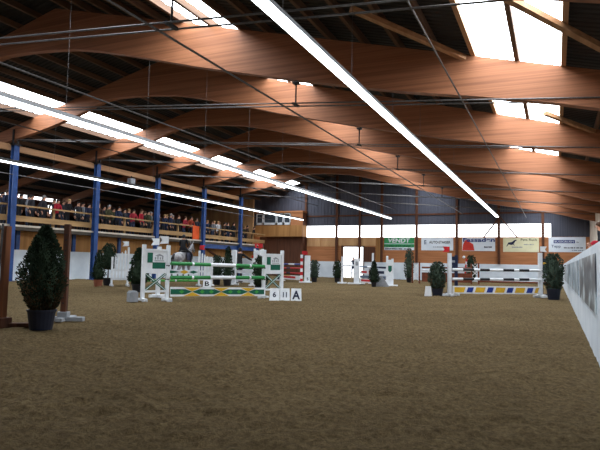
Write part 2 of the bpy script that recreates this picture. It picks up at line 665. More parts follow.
# far wall
FP = [-19.08, -16.3, -14.32, -12.49, -9.71, -6.69, -3.70, -0.75]
WZ0, WZ1 = 3.28, 4.24
g = MB()
g.span((XL, YF, 1.2), (-15.76, YF + 0.2, WZ0))
g.span((-14.02, YF, 1.2), (XR, YF + 0.2, WZ0))
g.span((-15.76, YF, 2.49), (-14.02, YF + 0.2, WZ0))
g.span((-0.23, YF, WZ0), (XR, YF + 0.2, WZ0 + 0.02))
struct(g.build('wall_far', M['board_red']))
g = MB()
for a, b_ in ((-18.95, -17.75), (-17.7, -16.45), (-16.15, -14.45), (-14.2, -13.0)):
    g.span((a, YF - 0.03, 2.52 if a < -16.3 else 2.6), (b_, YF, WZ0 - 0.03))
struct(g.build('wall_far_plywood', M['plywood']))
g = MB()
g.span((-12.95, YF - 0.03, 1.35), (-12.42, YF, WZ0 - 0.03))
struct(g.build('wall_far_panel', M['board']))
g = MB()
g.span((XL, YF - 0.06, -0.05), (-15.76, YF + 0.2, 1.3))
g.span((-14.02, YF - 0.06, -0.05), (XR, YF + 0.2, 1.3))
struct(g.build('wall_far_kickboard', M['kick']))
g = MB()
pts = [(XL, WZ1), (-0.23, WZ1), (-0.23, WZ0), (XR, WZ0), (XR, roof_z(XR) + 0.1), (RIDGE_X, RIDGE_Z + 0.1), (XL, roof_z(XL) + 0.1)]
g.prism([(p[0], YF, p[1]) for p in pts], (0, 0.2, 0))
x = XL
while x < XR:                                     # upright ribs of the sheeting
    z0 = WZ1 if x < -0.23 else WZ0
    g.span((x, YF - 0.03, z0), (x + 0.07, YF, roof_z(x) + 0.05))
    x += 0.3
struct(g.build('wall_far_cladding', M['cladding']))
g = MB()
g.span((XL, YF - 0.08, 4.98), (XR, YF, 5.1))
struct(g.build('trim_2', M['dark_board']))
ends = [-19.9] + FP + [-0.23]
for a, b_ in zip(ends[1:-1], ends[2:]):
    wn += 1
    g = MB()
    g.span((a + 0.06, YF + 0.08, WZ0), (b_ - (0.06 if b_ != -0.23 else 0), YF + 0.12, WZ1))
    struct(g.build('window_%d' % wn, M['window']))
g = MB()
g.span((XL, YF + 0.05, WZ0), (FP[0] - 0.06, YF + 0.2, WZ1))
struct(g.build('wall_far_infill', M['board']))
PO = ['next to the loft box', 'left of the bright doorway', 'over the bright doorway', 'left of the green banner', 'right of the green banner', 'left of the red and blue banner', 'behind the two slanting struts', 'rightmost, by the end of the windows']
for x, lb in zip(FP, PO):
    b = MB()
    b.span((x - 0.09, YF - 0.16, 1.3), (x + 0.09, YF - 0.04, roof_z(x)))
    tag(b.build('wall_post', M['dark_board']), 'brown timber far wall post ' + lb, 'post', 'brown far wall posts')
for x1, lb in ((-4.75, 'left'), (-2.45, 'right')):
    b = MB()
    b.bar((-3.62, YF - 0.2, 4.75), (x1, YF - 0.2, 3.25), 0.09, 0.09, (0, 1, 0))
    tag(b.build('wall_strut', M['dark_board']), 'slanting brown strut across the far windows, %s one of the pair' % lb, 'strut', 'slanting window struts')
# door leaf slid aside
d = MB()
d.span((-14.0, YF - 0.1, 1.32), (-13.05, YF - 0.04, 2.5))
struct(d.build('door_1', M['dark_board']))
g = MB()
g.span((-15.86, YF - 0.1, 0), (-15.76, YF + 0.2, 2.6))
g.span((-14.02, YF - 0.1, 0), (-13.92, YF + 0.2, 2.6))
g.span((-15.86, YF - 0.1, 2.49), (-13.92, YF + 0.2, 2.6))
struct(g.build('trim_3', M['dark_board']))

# loft box
t = thing('loft_box', 'timber loft box with a row of small windows in the far left corner', 'loft', (-21.1, 42.6, 3.3))
b = MB()
b.span((-2.3, -0.1, 0), (2.1, 0.85, 0.95))
b.build('lower_panel', M['board'], t)
b = MB()
b.span((-2.3, 0.05, 0.95), (2.1, 0.85, 2.1))
b.build('upper_panel', M['dark_board'], t)
b = MB()
b.span((-2.35, -0.12, 2.0), (2.15, 0.85, 2.15))
b.build('top_trim', M['board_red'], t)
b = MB()
b.span((1.02, -0.06, 0.95), (2.1, 0.06, 2.0))
b.build('side_panel', M['board_red'], t)
M['pane'] = mat('dark window pane', (70, 76, 84), rough=0.15, spec=0.6)
for a, b_ in ((-2.25, -1.6), (-1.55, -0.35), (-0.3, 0.3), (0.35, 0.98)):
    w = MB()
    for q in ((a, a + 0.07), (b_ - 0.07, b_)):
        w.span((q[0], -0.04, 1.0), (q[1], 0.05, 1.95))
    w.span((a, -0.04, 1.0), (b_, 0.05, 1.18))
    w.span((a, -0.04, 1.88), (b_, 0.05, 1.95))
    f = w.build('window_frame', M['white'], t)
    w = MB()
    w.span((a + 0.07, 0.0, 1.18), (b_ - 0.07, 0.03, 1.88))
    w.build('pane', M['pane'], f)
g = MB()
g.span((-23.15, 42.9, 0), (-19.1, 43.4, 3.3))
struct(g.build('wall_loft_recess', M['dark_board']))

# right kick wall with its prints
XW = 0.42
g = MB()
g.prism([(XW, YB, -0.05), (XW + 0.08, YB, -0.05), (XW + 0.08, YB, 1.30), (XW, YB, 1.30)], (0, YF - YB, 0))
struct(g.build('wall_right_kickboard', M['kick']))
PRINTS = [((7.1, 11.6), (58, 64, 72), (186, 200, 206), (100, 110, 116), 1.0, 'grey photo print on the white kickboard wall, nearest and largest'),
          ((12.3, 14.9), (206, 214, 220), (110, 124, 134), (150, 166, 176), 4.0, 'pale photo print on the white kickboard wall, second from the near end'),
          ((15.4, 18.9), (120, 132, 142), (190, 202, 210), (146, 160, 170), 8.0, 'grey blue photo print on the kickboard wall, third from the near end'),
          ((19.6, 24.4), (92, 104, 114), (176, 190, 198), (130, 146, 154), 12.0, 'grey photo print on the kickboard wall, fourth from the near end'),
          ((25.5, 31.0), (130, 138, 146), (90, 96, 104), (180, 190, 198), 15.0, 'grey photo print on the kickboard wall, farthest one')]
for (y0, y1), a, b_, c, sd, lb in PRINTS:
    b = MB()
    b.span((XW - 0.012, y0, 0.51), (XW - 0.001, y1, 1.19))
    tag(b.build('photo_print', photo_print('print picture %d' % sd, a, b_, c, sd)), lb, 'poster', 'prints on the kickboard wall')
g = MB()
g.span((0.98, 17.0, -0.02), (XR, 34, 0.72))
struct(g.build('floor_platform', M['concrete']))

# ------------------------------------------------------------------ gallery
for i, y in enumerate((17.5, 22.5, 27.5, 32.5, 37.5)):
    nm = ['nearest, at the left edge of the photo', 'second from the near end, above the potted trees', 'third from the near end, behind the near white jump wing', 'fourth from the near end, beside the orange cloth', 'farthest, beside the gallery end wall'][i]
    t = thing('gallery_post', 'tall blue gallery post, ' + nm, 'post', (XP + 0.16, y, 0), 0, 'tall blue gallery posts')
    b = MB()
    b.span((-0.11, -0.13, 0), (-0.08, 0.13, 6.05))
    b.span((0.08, -0.13, 0), (0.11, 0.13, 6.05))
    b.span((-0.08, -0.02, 0), (0.08, 0.02, 6.05))
    b.build('column', M['blue_steel'], t)
    b = MB()
    b.span((-0.16, -0.17, 6.05), (0.16, 0.17, 6.1))
    b.span((-0.05, 0.112, 6.1), (0.05, 0.15, 6.75))
    b.span((-0.05, -0.15, 6.1), (0.05, -0.112, 6.75))
    b.build('head_bracket', M['dark_steel'], t)
    b = MB()
    b.span((-0.2, -0.2, -0.02), (0.2, 0.2, 0.02))
    b.build('base_plate', M['blue_steel'], t)
for y, lb in ((18.48, 'left of the second tall post, behind the near conifer'), (21.84, 'just left of the second tall post'), (15.0, 'outermost, near the left edge'), (25.2, 'behind the small potted trees')):
    b = MB()
    b.span((XK - 0.05, y - 0.1, 1.42), (XK + 0.05, y + 0.1, 2.3))
    tag(b.build('wall_stanchion', M['blue_steel']), 'short blue upright under the gallery, ' + lb, 'post', 'short blue uprights under the gallery')
# timber plate between the post heads
for i, y in enumerate((12.5, 17.5, 22.5, 27.5, 32.5)):
    b = MB()
    b.span((XP - 0.12, y + 0.12, 5.82), (XP + 0.04, y + 4.88, 6.1))
    tag(b.build('plate_beam', M['purlin_light']), 'timber beam between blue post heads, ' + ['left of the nearest post', 'first bay after the nearest post', 'second bay after the nearest post', 'third bay after the nearest post', 'fourth bay, before the farthest post'][i], 'beam', 'timber beams between the post heads')
# blue girder and strut under the far gallery bay
b = MB()
b.span((XP - 0.1, 32.7, 2.0), (XP + 0.02, 40.8, 2.3))
tag(b.build('gallery_girder', M['blue_steel']), 'blue steel girder under the far end of the gallery', 'girder')
b = MB()
b.bar((XK + 0.02, 33.2, 2.3), (XK + 0.02, 35.6, 1.42), 0.09, 0.12)
tag(b.build('knee_strut', M['dark_board']), 'dark slanting strut under the blue gallery girder', 'strut')
# railing
t = thing('gallery_railing', 'tan timber gallery railing with a top rail and a wide plank', 'railing', (XP - 0.12, 29, 2.46))
for k in range(6):
    y0 = 12.0 + 5 * k - 29
    b = MB()
    b.span((-0.06, y0, 0.93), (0.06, y0 + 4.99, 1.0))
    b.build('top_rail', M['rail'], t)
    b = MB()
    b.span((-0.03, y0, 0.24), (0.03, y0 + 4.99, 0.5))
    b.build('plank', M['rail'], t)
    for q in (0.6, 3.1):
        b = MB()
        b.span((-0.12, y0 + q - 0.06, -0.05), (-0.03, y0 + q + 0.06, 0.95))
        b.build('baluster', M['rail'], t)
b = MB()
b.span((XP - 0.055, 31.55, 2.55), (XP - 0.03, 32.3, 3.46))
tag(b.build('cloth_banner', M['orange']), 'orange red cloth hung over the gallery railing beside the fourth blue post', 'cloth')
# small floodlight under the roof
t = thing('floodlight', 'small grey floodlight box under the timber beam between gallery posts', 'light', (XP + 0.1, 25.2, 5.55))
b = MB()
b.box((0, 0, 0), (0.26, 0.36, 0.3))
b.build('casing', M['grey'], t)
b = MB()
b.bar((0, 0, 0.15), (0, 0, 0.3), 0.05, 0.05)
b.build('bracket', M['dark_steel'], t)


# ------------------------------------------------------------------ people
def skin_mesh(name, chains, radii, sub=1):
    """verts dict name -> (co, r); chains list of name lists"""
    keys = list(radii.keys())
    idx = {k: i for i, k in enumerate(keys)}
    ed = set()
    for ch in chains:
        for a, b in zip(ch[:-1], ch[1:]):
            ed.add((idx[a], idx[b]))
    me = bpy.data.meshes.new(name)
    me.from_pydata([radii[k][0] for k in keys], sorted(ed), [])
    o = bpy.data.objects.new(name, me)
    COL.objects.link(o)
    o.modifiers.new('skin', 'SKIN')
    sv = me.skin_vertices[0].data
    for k in keys:
        r = radii[k][1]
        sv[idx[k]].radius = (r, r) if not isinstance(r, tuple) else r
        sv[idx[k]].use_root = False
    sv[0].use_root = True
    s = o.modifiers.new('sub', 'SUBSURF')
    s.levels = sub
    s.render_levels = sub
    dg = bpy.context.evaluated_depsgraph_get()
    out = bpy.data.meshes.new_from_object(o.evaluated_get(dg))
    bpy.data.objects.remove(o)
    return out


def hand_into(bm_mb, wrist, d, side):
    """palm and five bent fingers at the end of an arm"""
    w = Vector(wrist)
    d = Vector(d).normalized()
    up = Vector((0, 0, 1)) if abs(d.z) < 0.9 else Vector((1, 0, 0))
    s = d.cross(up).normalized()
    n = s.cross(d)
    bm_mb.bar(w - d * 0.02, w + d * 0.085, 0.075, 0.03, n)
    for k, ln in enumerate((0.06, 0.075, 0.07, 0.052)):
        a = w + d * 0.08 + s * (0.028 - 0.0187 * k)
        m_ = a + d * ln * 0.6
        bm_mb.tube(a, m_, 0.009, 0.008, 5)
        bm_mb.tube(m_, m_ + d * ln * 0.35 - n * ln * 0.35, 0.008, 0.006, 5)
    a = w + d * 0.03 + s * 0.036 * side
    bm_mb.tube(a, a + d * 0.03 + s * 0.03 * side, 0.011, 0.009, 5)
    bm_mb.tube(a + d * 0.03 + s * 0.03 * side, a + d * 0.06 + s * 0.032 * side, 0.009, 0.007, 5)


def person_mesh(pose):
    """facing +x, feet at z = 0, 1.7 m tall"""
    V = {}
    lean = {'rail': 0.14, 'stand': 0.0, 'reach': 0.05, 'seat': 0.06}[pose]
    V['pelvis'] = ((0, 0, 0.95), (0.15, 0.12))
    V['waist'] = ((lean * 0.3, 0, 1.1), (0.14, 0.105))
    V['chest'] = ((lean * 0.8, 0, 1.3), (0.165, 0.12))
    V['neckb'] = ((lean, 0, 1.43), (0.085, 0.075))
    V['neck'] = ((lean + 0.01, 0, 1.5), 0.055)
    V['head'] = ((lean + 0.03, 0, 1.59), (0.083, 0.098))
    V['crown'] = ((lean + 0.02, 0, 1.66), (0.06, 0.07))
    ch = [['pelvis', 'waist', 'chest', 'neckb', 'neck', 'head', 'crown']]
    hands = []
    for s, sd in ((1, 'l'), (-1, 'r')):
        V['sh' + sd] = ((lean * 0.9, 0.19 * s, 1.39), 0.062)
        if pose == 'rail':
            el, wr = (0.16, 0.27 * s, 1.13), (0.40, 0.17 * s, 1.05)
            if s < 0:
                wr = (0.38, 0.10 * s, 1.10)
        elif pose == 'reach' and s < 0:
            el, wr = (0.18, 0.42 * s, 1.2), (0.30, 0.66 * s, 1.08)
        elif pose == 'seat':
            el, wr = (0.12, 0.25 * s, 1.14), (0.34, 0.09 * s, 1.06)
        else:
            el, wr = (-0.02, 0.27 * s, 1.12), (0.08, 0.27 * s, 0.87)
        V['el' + sd] = (el, 0.05)
        V['wr' + sd] = (wr, 0.036)
        ch.append(['neckb', 'sh' + sd, 'el' + sd, 'wr' + sd])
        hands.append((wr, Vector(wr) - Vector(el), s))
        if pose == 'seat':
            pts = [('hip', (0.04, 0.12, 0.92), 0.105), ('knee', (0.40, 0.37, 0.66), 0.072), ('calf', (0.30, 0.40, 0.45), 0.062), ('ank', (0.16, 0.40, 0.22), 0.05), ('toe', (0.36, 0.42, 0.19), 0.04)]
        else:
            pts = [('hip', (0, 0.095, 0.86), 0.1), ('knee', (0.03, 0.1, 0.5), 0.068), ('calf', (0.0, 0.1, 0.35), 0.062), ('ank', (-0.02, 0.1, 0.1), 0.046), ('toe', (0.13, 0.12, 0.04), 0.04)]
        c = ['pelvis']
        for k, p, r in pts:
            V[k + sd] = ((p[0], p[1] * s, p[2]), r)
            c.append(k + sd)
        ch.append(c)
    me = skin_mesh('body', ch, V, 1)
    hb = MB()
    for w, d, s in hands:
        hand_into(hb, w, d, s)
    # nose
    hb.prism([(lean + 0.115, 0.012, 1.56), (lean + 0.115, -0.012, 1.56), (lean + 0.112, 0, 1.605)], (0.022, 0, -0.003))
    bm = bmesh.new()
    bm.from_mesh(me)
    hm = hb.mesh('hands', M['skin'])
    bm.from_mesh(hm)
    bm.faces.ensure_lookup_table()
    out = bpy.data.meshes.new('person_' + pose)
    nb = len(me.polygons)
    for i, f in enumerate(bm.faces):
        c = f.calc_center_median()
        f.smooth = True
        legz = 0.14 if pose != 'seat' else 0.5
        if i >= nb:
            f.material_index = 2
        elif c.z > 1.46 and abs(c.y) < 0.13:
            f.material_index = 2
        elif pose == 'seat':
            leg = abs(c.y) > 0.15 and c.z < 0.62
            f.material_index = 3 if leg else (1 if c.z < 0.98 else 0)
        elif c.z < 0.1:
            f.material_index = 3
        elif c.z < 0.93 and abs(c.y) < 0.22:
            f.material_index = 1
        else:
            f.material_index = 0
    bm.to_mesh(out)
    bm.free()
    for m in (M['black'], M['navy'], M['skin'], M['leather']):
        out.materials.append(m)
    hair = MB()
    hx = lean + 0.015
    prof = [(0.095, -0.03), (0.105, 0.02), (0.1, 0.06), (0.08, 0.1), (0.045, 0.125), (0.005, 0.132)]
    n = 12
    vs, fs = [], []
    for k, (r, z) in enumerate(prof):
        for i in range(n):
            a = 2 * math.pi * i / n
            front = max(0.0, math.cos(a))
            zz = z + 0.06 * front * max(0, 1 - k / 2.0) - 0.05 * max(0, -math.cos(a)) * max(0, 1 - k / 2.0)
            vs.append((hx + r * math.cos(a), r * 0.88 * math.sin(a), 1.60 + zz))
    for k in range(len(prof) - 1):
        for i in range(n):
            j = (i + 1) % n
            fs.append((k * n + i, k * n + j, (k + 1) * n + j, (k + 1) * n + i))
    fs.append(tuple(range((len(prof) - 1) * n, len(prof) * n)))
    hair.add(vs, fs)
    return out, hair.mesh('hair', M['black'], True)


POSE = {p: person_mesh(p) for p in ('rail', 'stand', 'reach', 'seat')}
CLOTH = {
    'black': mat('black jacket', (30, 30, 34), rough=0.8), 'navy': mat('navy jacket', (34, 42, 70), rough=0.8),
    'charcoal': mat('charcoal coat', (52, 52, 58), rough=0.9), 'brown': mat('dark brown jacket', (66, 48, 38), rough=0.9),
    'red': mat('red jacket', (176, 30, 50), rough=0.8), 'white': mat('white jacket', (226, 228, 232), rough=0.8),
    'grey': mat('grey jacket', (128, 130, 136), rough=0.9), 'olive': mat('olive jacket', (70, 70, 48), rough=0.9),
    'pink': mat('rose red jacket', (168, 48, 62), rough=0.8), 'blue': mat('blue jacket', (50, 76, 130), rough=0.8),
    'rust': mat('rust red jacket', (168, 66, 44), rough=0.8),
}
HAIR = {'dark': mat('dark hair', (34, 26, 22)), 'brown': mat('brown hair', (84, 58, 40)), 'blond': mat('fair hair', (170, 134, 88)),
        'grey': mat('grey hair', (150, 148, 146)), 'redcap': CLOTH['red'], 'helmet': M['black']}
TROU = [mat('dark trousers', (34, 34, 40)), mat('blue jeans', (52, 62, 88)), mat('white breeches', (220, 220, 216))]


def person(pose, loc, rz, jacket, hair, trousers, label, group=None, scale=1.0, cap=False):
    bme, hme = POSE[pose]
    o = bpy.data.objects.new('person', bme)
    COL.objects.link(o)
    o.location = loc
    o.rotation_euler = (0, 0, rz)
    o.scale = (scale,) * 3
    for i, m in enumerate((CLOTH[jacket], TROU[trousers], M['skin'], M['leather'])):
        o.material_slots[i].link = 'OBJECT'
        o.material_slots[i].material = m
    h = bpy.data.objects.new('helmet' if hair == 'helmet' else 'hair', hme)
    COL.objects.link(h)
    h.parent = o
    h.material_slots[0].link = 'OBJECT'
    h.material_slots[0].material = HAIR[hair]
    return tag(o, label, 'person', group)


BAY = [(12.5, 17.5, 'left of the nearest blue post'), (17.5, 22.5, 'between the first and second blue posts'), (22.5, 27.5, 'between the second and third blue posts'),
       (27.5, 32.5, 'between the third and fourth blue posts'), (32.5, 37.5, 'between the fourth and fifth blue posts'), (37.5, 41.4, 'past the fifth blue post')]
NTH = ['first', 'second', 'third', 'fourth', 'fifth', 'sixth', 'seventh', 'eighth', 'ninth', 'tenth', 'eleventh']
SPECIAL = {(1, 4): ('red', 'dark'), (1, 0): ('navy', 'brown'), (1, 3): ('charcoal', 'grey'), (2, 5): ('pink', 'dark'), (2, 6): ('red', 'brown'), (2, 7): ('charcoal', 'grey'),
           (3, 1): ('black', 'dark'), (3, 6): ('rust', 'dark'), (3, 5): ('pink', 'brown'), (4, 4): ('white', 'blond'), (1, 1): ('black', 'dark'), (2, 0): ('navy', 'dark')}
jk = ['black', 'navy', 'charcoal', 'brown', 'black', 'olive', 'black', 'charcoal', 'grey', 'navy']
hk = ['dark', 'brown', 'dark', 'blond', 'grey', 'brown']
for bi, (y0, y1, where) in enumerate(BAY):
    n = {0: 3, 5: 4}.get(bi, 7)
    ya, yb = (15.6, 17.2) if bi == 0 else (y0 + 0.35, y1 - 0.35)
    for k in range(n):
        y = ya + (yb - ya) * k / (n - 1) + rnd.uniform(-0.05, 0.05)
        j, h = SPECIAL.get((bi, k), (rnd.choice(jk), rnd.choice(hk)))
        person('rail' if rnd.random() < 0.7 else 'stand', (XP - 0.72 - rnd.uniform(0, 0.05), y, 2.46), rnd.uniform(-0.35, 0.35), j, h, rnd.choice((0, 0, 1)),
               '%s jacket person, %s at the railing %s' % ({'pink': 'rose red', 'rust': 'rust red'}.get(j, j), NTH[k], where), 'spectators at the gallery railing', rnd.uniform(0.9, 0.99))
    m_ = {0: 2, 5: 4}.get(bi, 6)
    for k in range(m_):
        y = ya + 0.3 + (yb - ya - 0.6) * k / max(1, m_ - 1) + rnd.uniform(-0.08, 0.08)
        j, h = rnd.choice(jk), rnd.choice(hk)
        if (bi, k) == (4, 1):
            j = 'blue'
        person('stand', (XP - 1.3 - rnd.uniform(0, 0.2), y, 2.46), rnd.uniform(-0.6, 0.6), j, h, rnd.choice((0, 0, 1)),
               '%s jacket person, %s in the back row %s' % (j, NTH[k], where), 'spectators standing behind the front row', rnd.uniform(0.93, 1.0))

# people beside the arena
person('reach', (-14.0, 23.9, 0), R(95), 'black', 'dark', 0, 'person in a black jacket reaching an arm out behind the white gate posts', scale=1.02)
person('stand', (-15.0, 43.9, 0), R(-90), 'navy', 'dark', 1, 'person in dark blue standing in the bright far doorway', scale=0.98)
person('rail', (1.38, 19.0, 0.72), R(180), 'black', 'brown', 0, 'brown-haired person in black behind the kickboard wall at the right edge', scale=1.0)
person('rail', (1.06, 15.6, 0), R(180), 'red', 'redcap', 0, 'person in a red cap peering over the near kickboard wall', scale=1.0)
person('rail', (1.5, 27.4, 0.72), R(180), 'red', 'dark', 0, 'person in a red jacket behind the far part of the kickboard wall', scale=0.85)

# ------------------------------------------------------------------ horse and rider
hv = {
    'pelvis': ((-0.55, 0, 1.24), (0.29, 0.30)), 'loin': ((-0.2, 0, 1.25), (0.27, 0.27)), 'mid': ((0.12, 0, 1.2), (0.28, 0.31)), 'chest': ((0.5, 0, 1.2), (0.25, 0.31)),
    'nb': ((0.74, 0, 1.42), (0.16, 0.22)), 'nm': ((0.98, 0, 1.68), (0.11, 0.16)), 'poll': ((1.14, 0, 1.88), (0.09, 0.11)), 'hd': ((1.3, 0, 1.7), (0.085, 0.1)), 'mz': ((1.44, 0, 1.48), (0.06, 0.065)),
    'rump': ((-0.8, 0, 1.2), (0.2, 0.22))}
hch = [['pelvis', 'loin', 'mid', 'chest', 'nb', 'nm', 'poll', 'hd', 'mz'], ['pelvis', 'rump']]
for s, sd in ((1, 'l'), (-1, 'r')):
    for kk, c, par in (('h', [('hip', (-0.58, 0.16, 1.0), 0.17), ('stf', (-0.46, 0.17, 0.82), 0.12), ('hck', (-0.76, 0.16, 0.5), 0.055), ('fet', (-0.72, 0.16, 0.16), 0.042), ('hoof', (-0.66, 0.16, 0.04), 0.055)], 'pelvis'),
                       ('f', [('sho', (0.5, 0.15, 0.95), 0.13), ('kne', (0.54, 0.15, 0.5), 0.055), ('fet', (0.52, 0.15, 0.15), 0.04), ('hoof', (0.57, 0.15, 0.04), 0.055)], 'chest')):
        ln = [par]
        for k, p, r in c:
            hv[kk + k + sd] = ((p[0], p[1] * s, p[2]), r)
            ln.append(kk + k + sd)
        hch.append(ln)
hme = skin_mesh('horse', hch, hv, 1)
for p in hme.polygons:
    p.use_smooth = True
hme.materials.append(M['horse'])
hme.materials.append(M['horse_dark'])
for p in hme.polygons:
    if p.center.z < 0.32 or p.center.x > 1.38:
        p.material_index = 1
horse = bpy.data.objects.new('horse', hme)
COL.objects.link(horse)
HRZ = R(100)
horse.location = (-18.0, 24.75, 0)
horse.rotation_euler = (0, 0, HRZ)
horse.scale = (1.04, 1.04, 1.04)
tag(horse, 'dapple grey horse walking away with a rider, behind the green poles', 'horse')
b = MB()
b.tube((-0.88, 0, 1.36), (-1.02, 0, 1.1), 0.05, 0.085, 8)
b.tube((-1.02, 0, 1.1), (-1.02, 0, 0.6), 0.085, 0.04, 8)
b.build('tail', M['horse_dark'], horse, smooth=True)
b = MB()
for k in range(12):
    q = k / 11
    b.tube((0.66 + 0.46 * q, 0, 1.62 + 0.36 * q), (0.62 + 0.46 * q, 0.1, 1.45 + 0.34 * q), 0.035, 0.015, 6)
b.build('mane', M['horse_dark'], horse, smooth=True)
b = MB()
for s in (1, -1):
    b.prism([(1.06, 0.06 * s, 1.95), (1.14, 0.06 * s, 1.97), (1.12, 0.075 * s, 2.1)], (0, 0.02 * s, 0))
b.build('ear', M['horse'], horse)
b = MB()
b.lathe([(0.02, 0), (0.2, 0.01), (0.24, 0.06), (0.16, 0.1), (0.03, 0.1)], 14, (0.08, 0, 1.47))
sad = b.build('saddle', M['leather'], horse, smooth=True)
b = MB()
for s in (1, -1):
    b.prism([(-0.15, 0.30 * s, 1.45), (0.3, 0.30 * s, 1.45), (0.34, 0.34 * s, 1.05), (-0.12, 0.34 * s, 1.05)], (0, 0.02 * s, 0))
b.build('saddle_pad', M['navy'], horse)
b = MB()
for s in (1, -1):
    b.bar((1.42, 0.08 * s, 1.56), (0.42, 0.1 * s, 1.64), 0.015, 0.025)
    b.bar((1.12, 0.1 * s, 1.92), (1.4, 0.075 * s, 1.55), 0.015, 0.025)
b.build('bridle', M['leather'], horse)
person('seat', (-18.0 - 0.02 * math.cos(HRZ), 24.75 + 0.05, 0.775), HRZ, 'black', 'helmet', 0, 'rider in a black jacket and helmet sitting on the grey horse', scale=0.98)

# ------------------------------------------------------------------ potted conifers
def conifer(loc, h, rad, pot_r, pot_h, potm, label, kind='cone', n=900, leaf=0.07, seed=1, lm='leaf', brown=0.0, stem=0.0, group='potted conifers'):
    rr = random.Random(seed)
    t = thing('potted_conifer', label, 'potted tree', loc, rr.uniform(0, 6), group)
    b = MB()
    b.lathe([(pot_r * 0.8, 0), (pot_r, pot_h * 0.9), (pot_r * 1.06, pot_h * 0.9), (pot_r * 1.06, pot_h), (pot_r * 0.95, pot_h), (pot_r * 0.93, pot_h * 0.9)], 20)
    b.build('pot', M[potm], t, smooth=False)
    b = MB()
    b.lathe([(pot_r * 0.93, 0), (pot_r * 0.93, 0.02)], 16, (0, 0, pot_h * 0.88))
    b.build('soil', M['soil'], t)
    z0 = pot_h * 0.95 + stem
    b = MB()
    b.tube((0, 0, pot_h * 0.8), (0, 0, z0 + (h - z0) * 0.7), 0.03, 0.01, 7)
    b.build('trunk', M['bark'], t)

    def prof(q):
        if kind == 'cone':
            return (min(1.0, (q + 0.10) / 0.28)) ** 0.7 * (1.0 - max(0, q - 0.12) / 0.88) ** 0.75 + 0.02
        if kind == 'egg':
            return math.sin(math.pi * min(1, (q * 0.93 + 0.07))) ** 0.6 * (1.08 - 0.45 * q)
        if kind == 'round':
            return math.sin(math.pi * min(1, (q * 0.9 + 0.08))) ** 0.55
        return math.sin(math.pi * min(1, q * 0.88 + 0.1)) ** 0.45     # column
    b = MB()
    core = []
    for i in range(9):
        q = i / 8
        core.append((max(0.012, rad * 0.72 * prof(q)), z0 + (h - z0) * q * 0.97))
    b.lathe(core, 10)
    ph = rr.uniform(0, 6)
    for i in range(n):
        q = rr.random() ** 1.25
        z = z0 + (h - z0) * q
        a = rr.uniform(0, 2 * math.pi)
        lump = 1 + 0.13 * math.sin(3 * a + ph + 7 * q) + 0.09 * math.sin(5 * a + 17 * q)
        r = rad * prof(q) * lump * rr.uniform(0.68, 1.03)
        p = Vector((r * math.cos(a), r * math.sin(a), z))
        out = Vector((math.cos(a), math.sin(a), rr.uniform(0.3, 1.3))).normalized()
        sd = Vector((rr.uniform(-1, 1), rr.uniform(-1, 1), rr.uniform(-0.6, 0.6))).normalized()
        s = out.cross(sd).normalized()
        ln = leaf * rr.uniform(0.7, 1.4)
        w = ln * rr.uniform(0.22, 0.4)
        tip = p + out * ln
        mid = p + out * ln * 0.5
        k = s.cross(out) * w * 0.25
        b.m = 1 if rr.random() < brown * max(0.0, 1.0 - q / 0.5) else 0
        b.add([p, mid + s * w + k, tip, mid - s * w + k], [(0, 1, 2), (0, 2, 3)])
    b.build('foliage', [M[lm], M['leaf_brown']], t)
    return t


conifer((-6.70, 5.92, 0), 1.47, 0.315, 0.19, 0.285, 'pot_dark', 'large near conifer in a dark blue pot between the wooden posts', 'egg', 9000, 0.034, 3, 'leaf', 0.75)
conifer((-16.0, 16.7, 0), 1.38, 0.25, 0.17, 0.26, 'terracotta', 'small dark conifer in a terracotta pot under the second blue post', 'cone', 1100, 0.06, 4)
conifer((-16.5, 17.75, 0), 1.68, 0.31, 0.2, 0.3, 'pot_black', 'round-headed dark bush in a black pot beside the picket wing', 'round', 1400, 0.06, 5, 'leaf', 0.2, 0.35)
conifer((-12.3, 14.6, 0), 1.4, 0.33, 0.2, 0.26, 'pot_black', 'dark broad conifer behind the left green and white wing', 'cone', 1500, 0.07, 6)
conifer((-13.72, 21.5, 0), 1.32, 0.23, 0.17, 0.28, 'pot_black', 'small dark bush beside the right picket wing with the letter card', 'round', 700, 0.07, 8)
conifer((-13.05, 21.3, 0), 1.7, 0.27, 0.18, 0.28, 'pot_black', 'tall dark conifer just left of the white gate post', 'cone', 900, 0.07, 9)
conifer((-8.95, 16.7, 0), 1.25, 0.22, 0.18, 0.26, 'pot_black', 'dark conifer behind the right green and white wing', 'column', 1000, 0.07, 10)
conifer((-12.72, 30.3, 0), 1.24, 0.27, 0.17, 0.26, 'pot_black', 'conifer right of the red and white jump wing', 'column', 700, 0.08, 11, 'leaf_blue')
conifer((-11.52, 30.9, 0), 1.22, 0.22, 0.17, 0.26, 'pot_black', 'dark narrow conifer left of the bright doorway', 'column', 600, 0.08, 12)
conifer((-7.9, 26.2, 0), 1.22, 0.25, 0.13, 0.22, 'pot_black', 'dark pointed conifer in front of the middle jump', 'cone', 900, 0.07, 13)
conifer((-8.39, 35.4, 0), 2.05, 0.26, 0.17, 0.28, 'pot_black', 'tall narrow conifer left of the brown lattice jump', 'column', 800, 0.09, 14, 'leaf_blue')
conifer((-3.72, 19.9, 0), 1.16, 0.26, 0.2, 0.26, 'pot_dark', 'bushy conifer in a dark blue pot left of the red flag post', 'column', 1200, 0.07, 15, 'leaf_blue', 0.25)
conifer((-0.05, 20.75, 0), 1.5, 0.29, 0.22, 0.36, 'pot_dark', 'bushy conifer in a dark blue pot by the kickboard wall', 'column', 1500, 0.07, 16, 'leaf_blue', 0.15)
conifer((-5.42, 41.5, 0), 1.85, 0.36, 0.2, 0.3, 'pot_black', 'conifer by the far wall seen behind the right jump poles', 'column', 700, 0.1, 17)


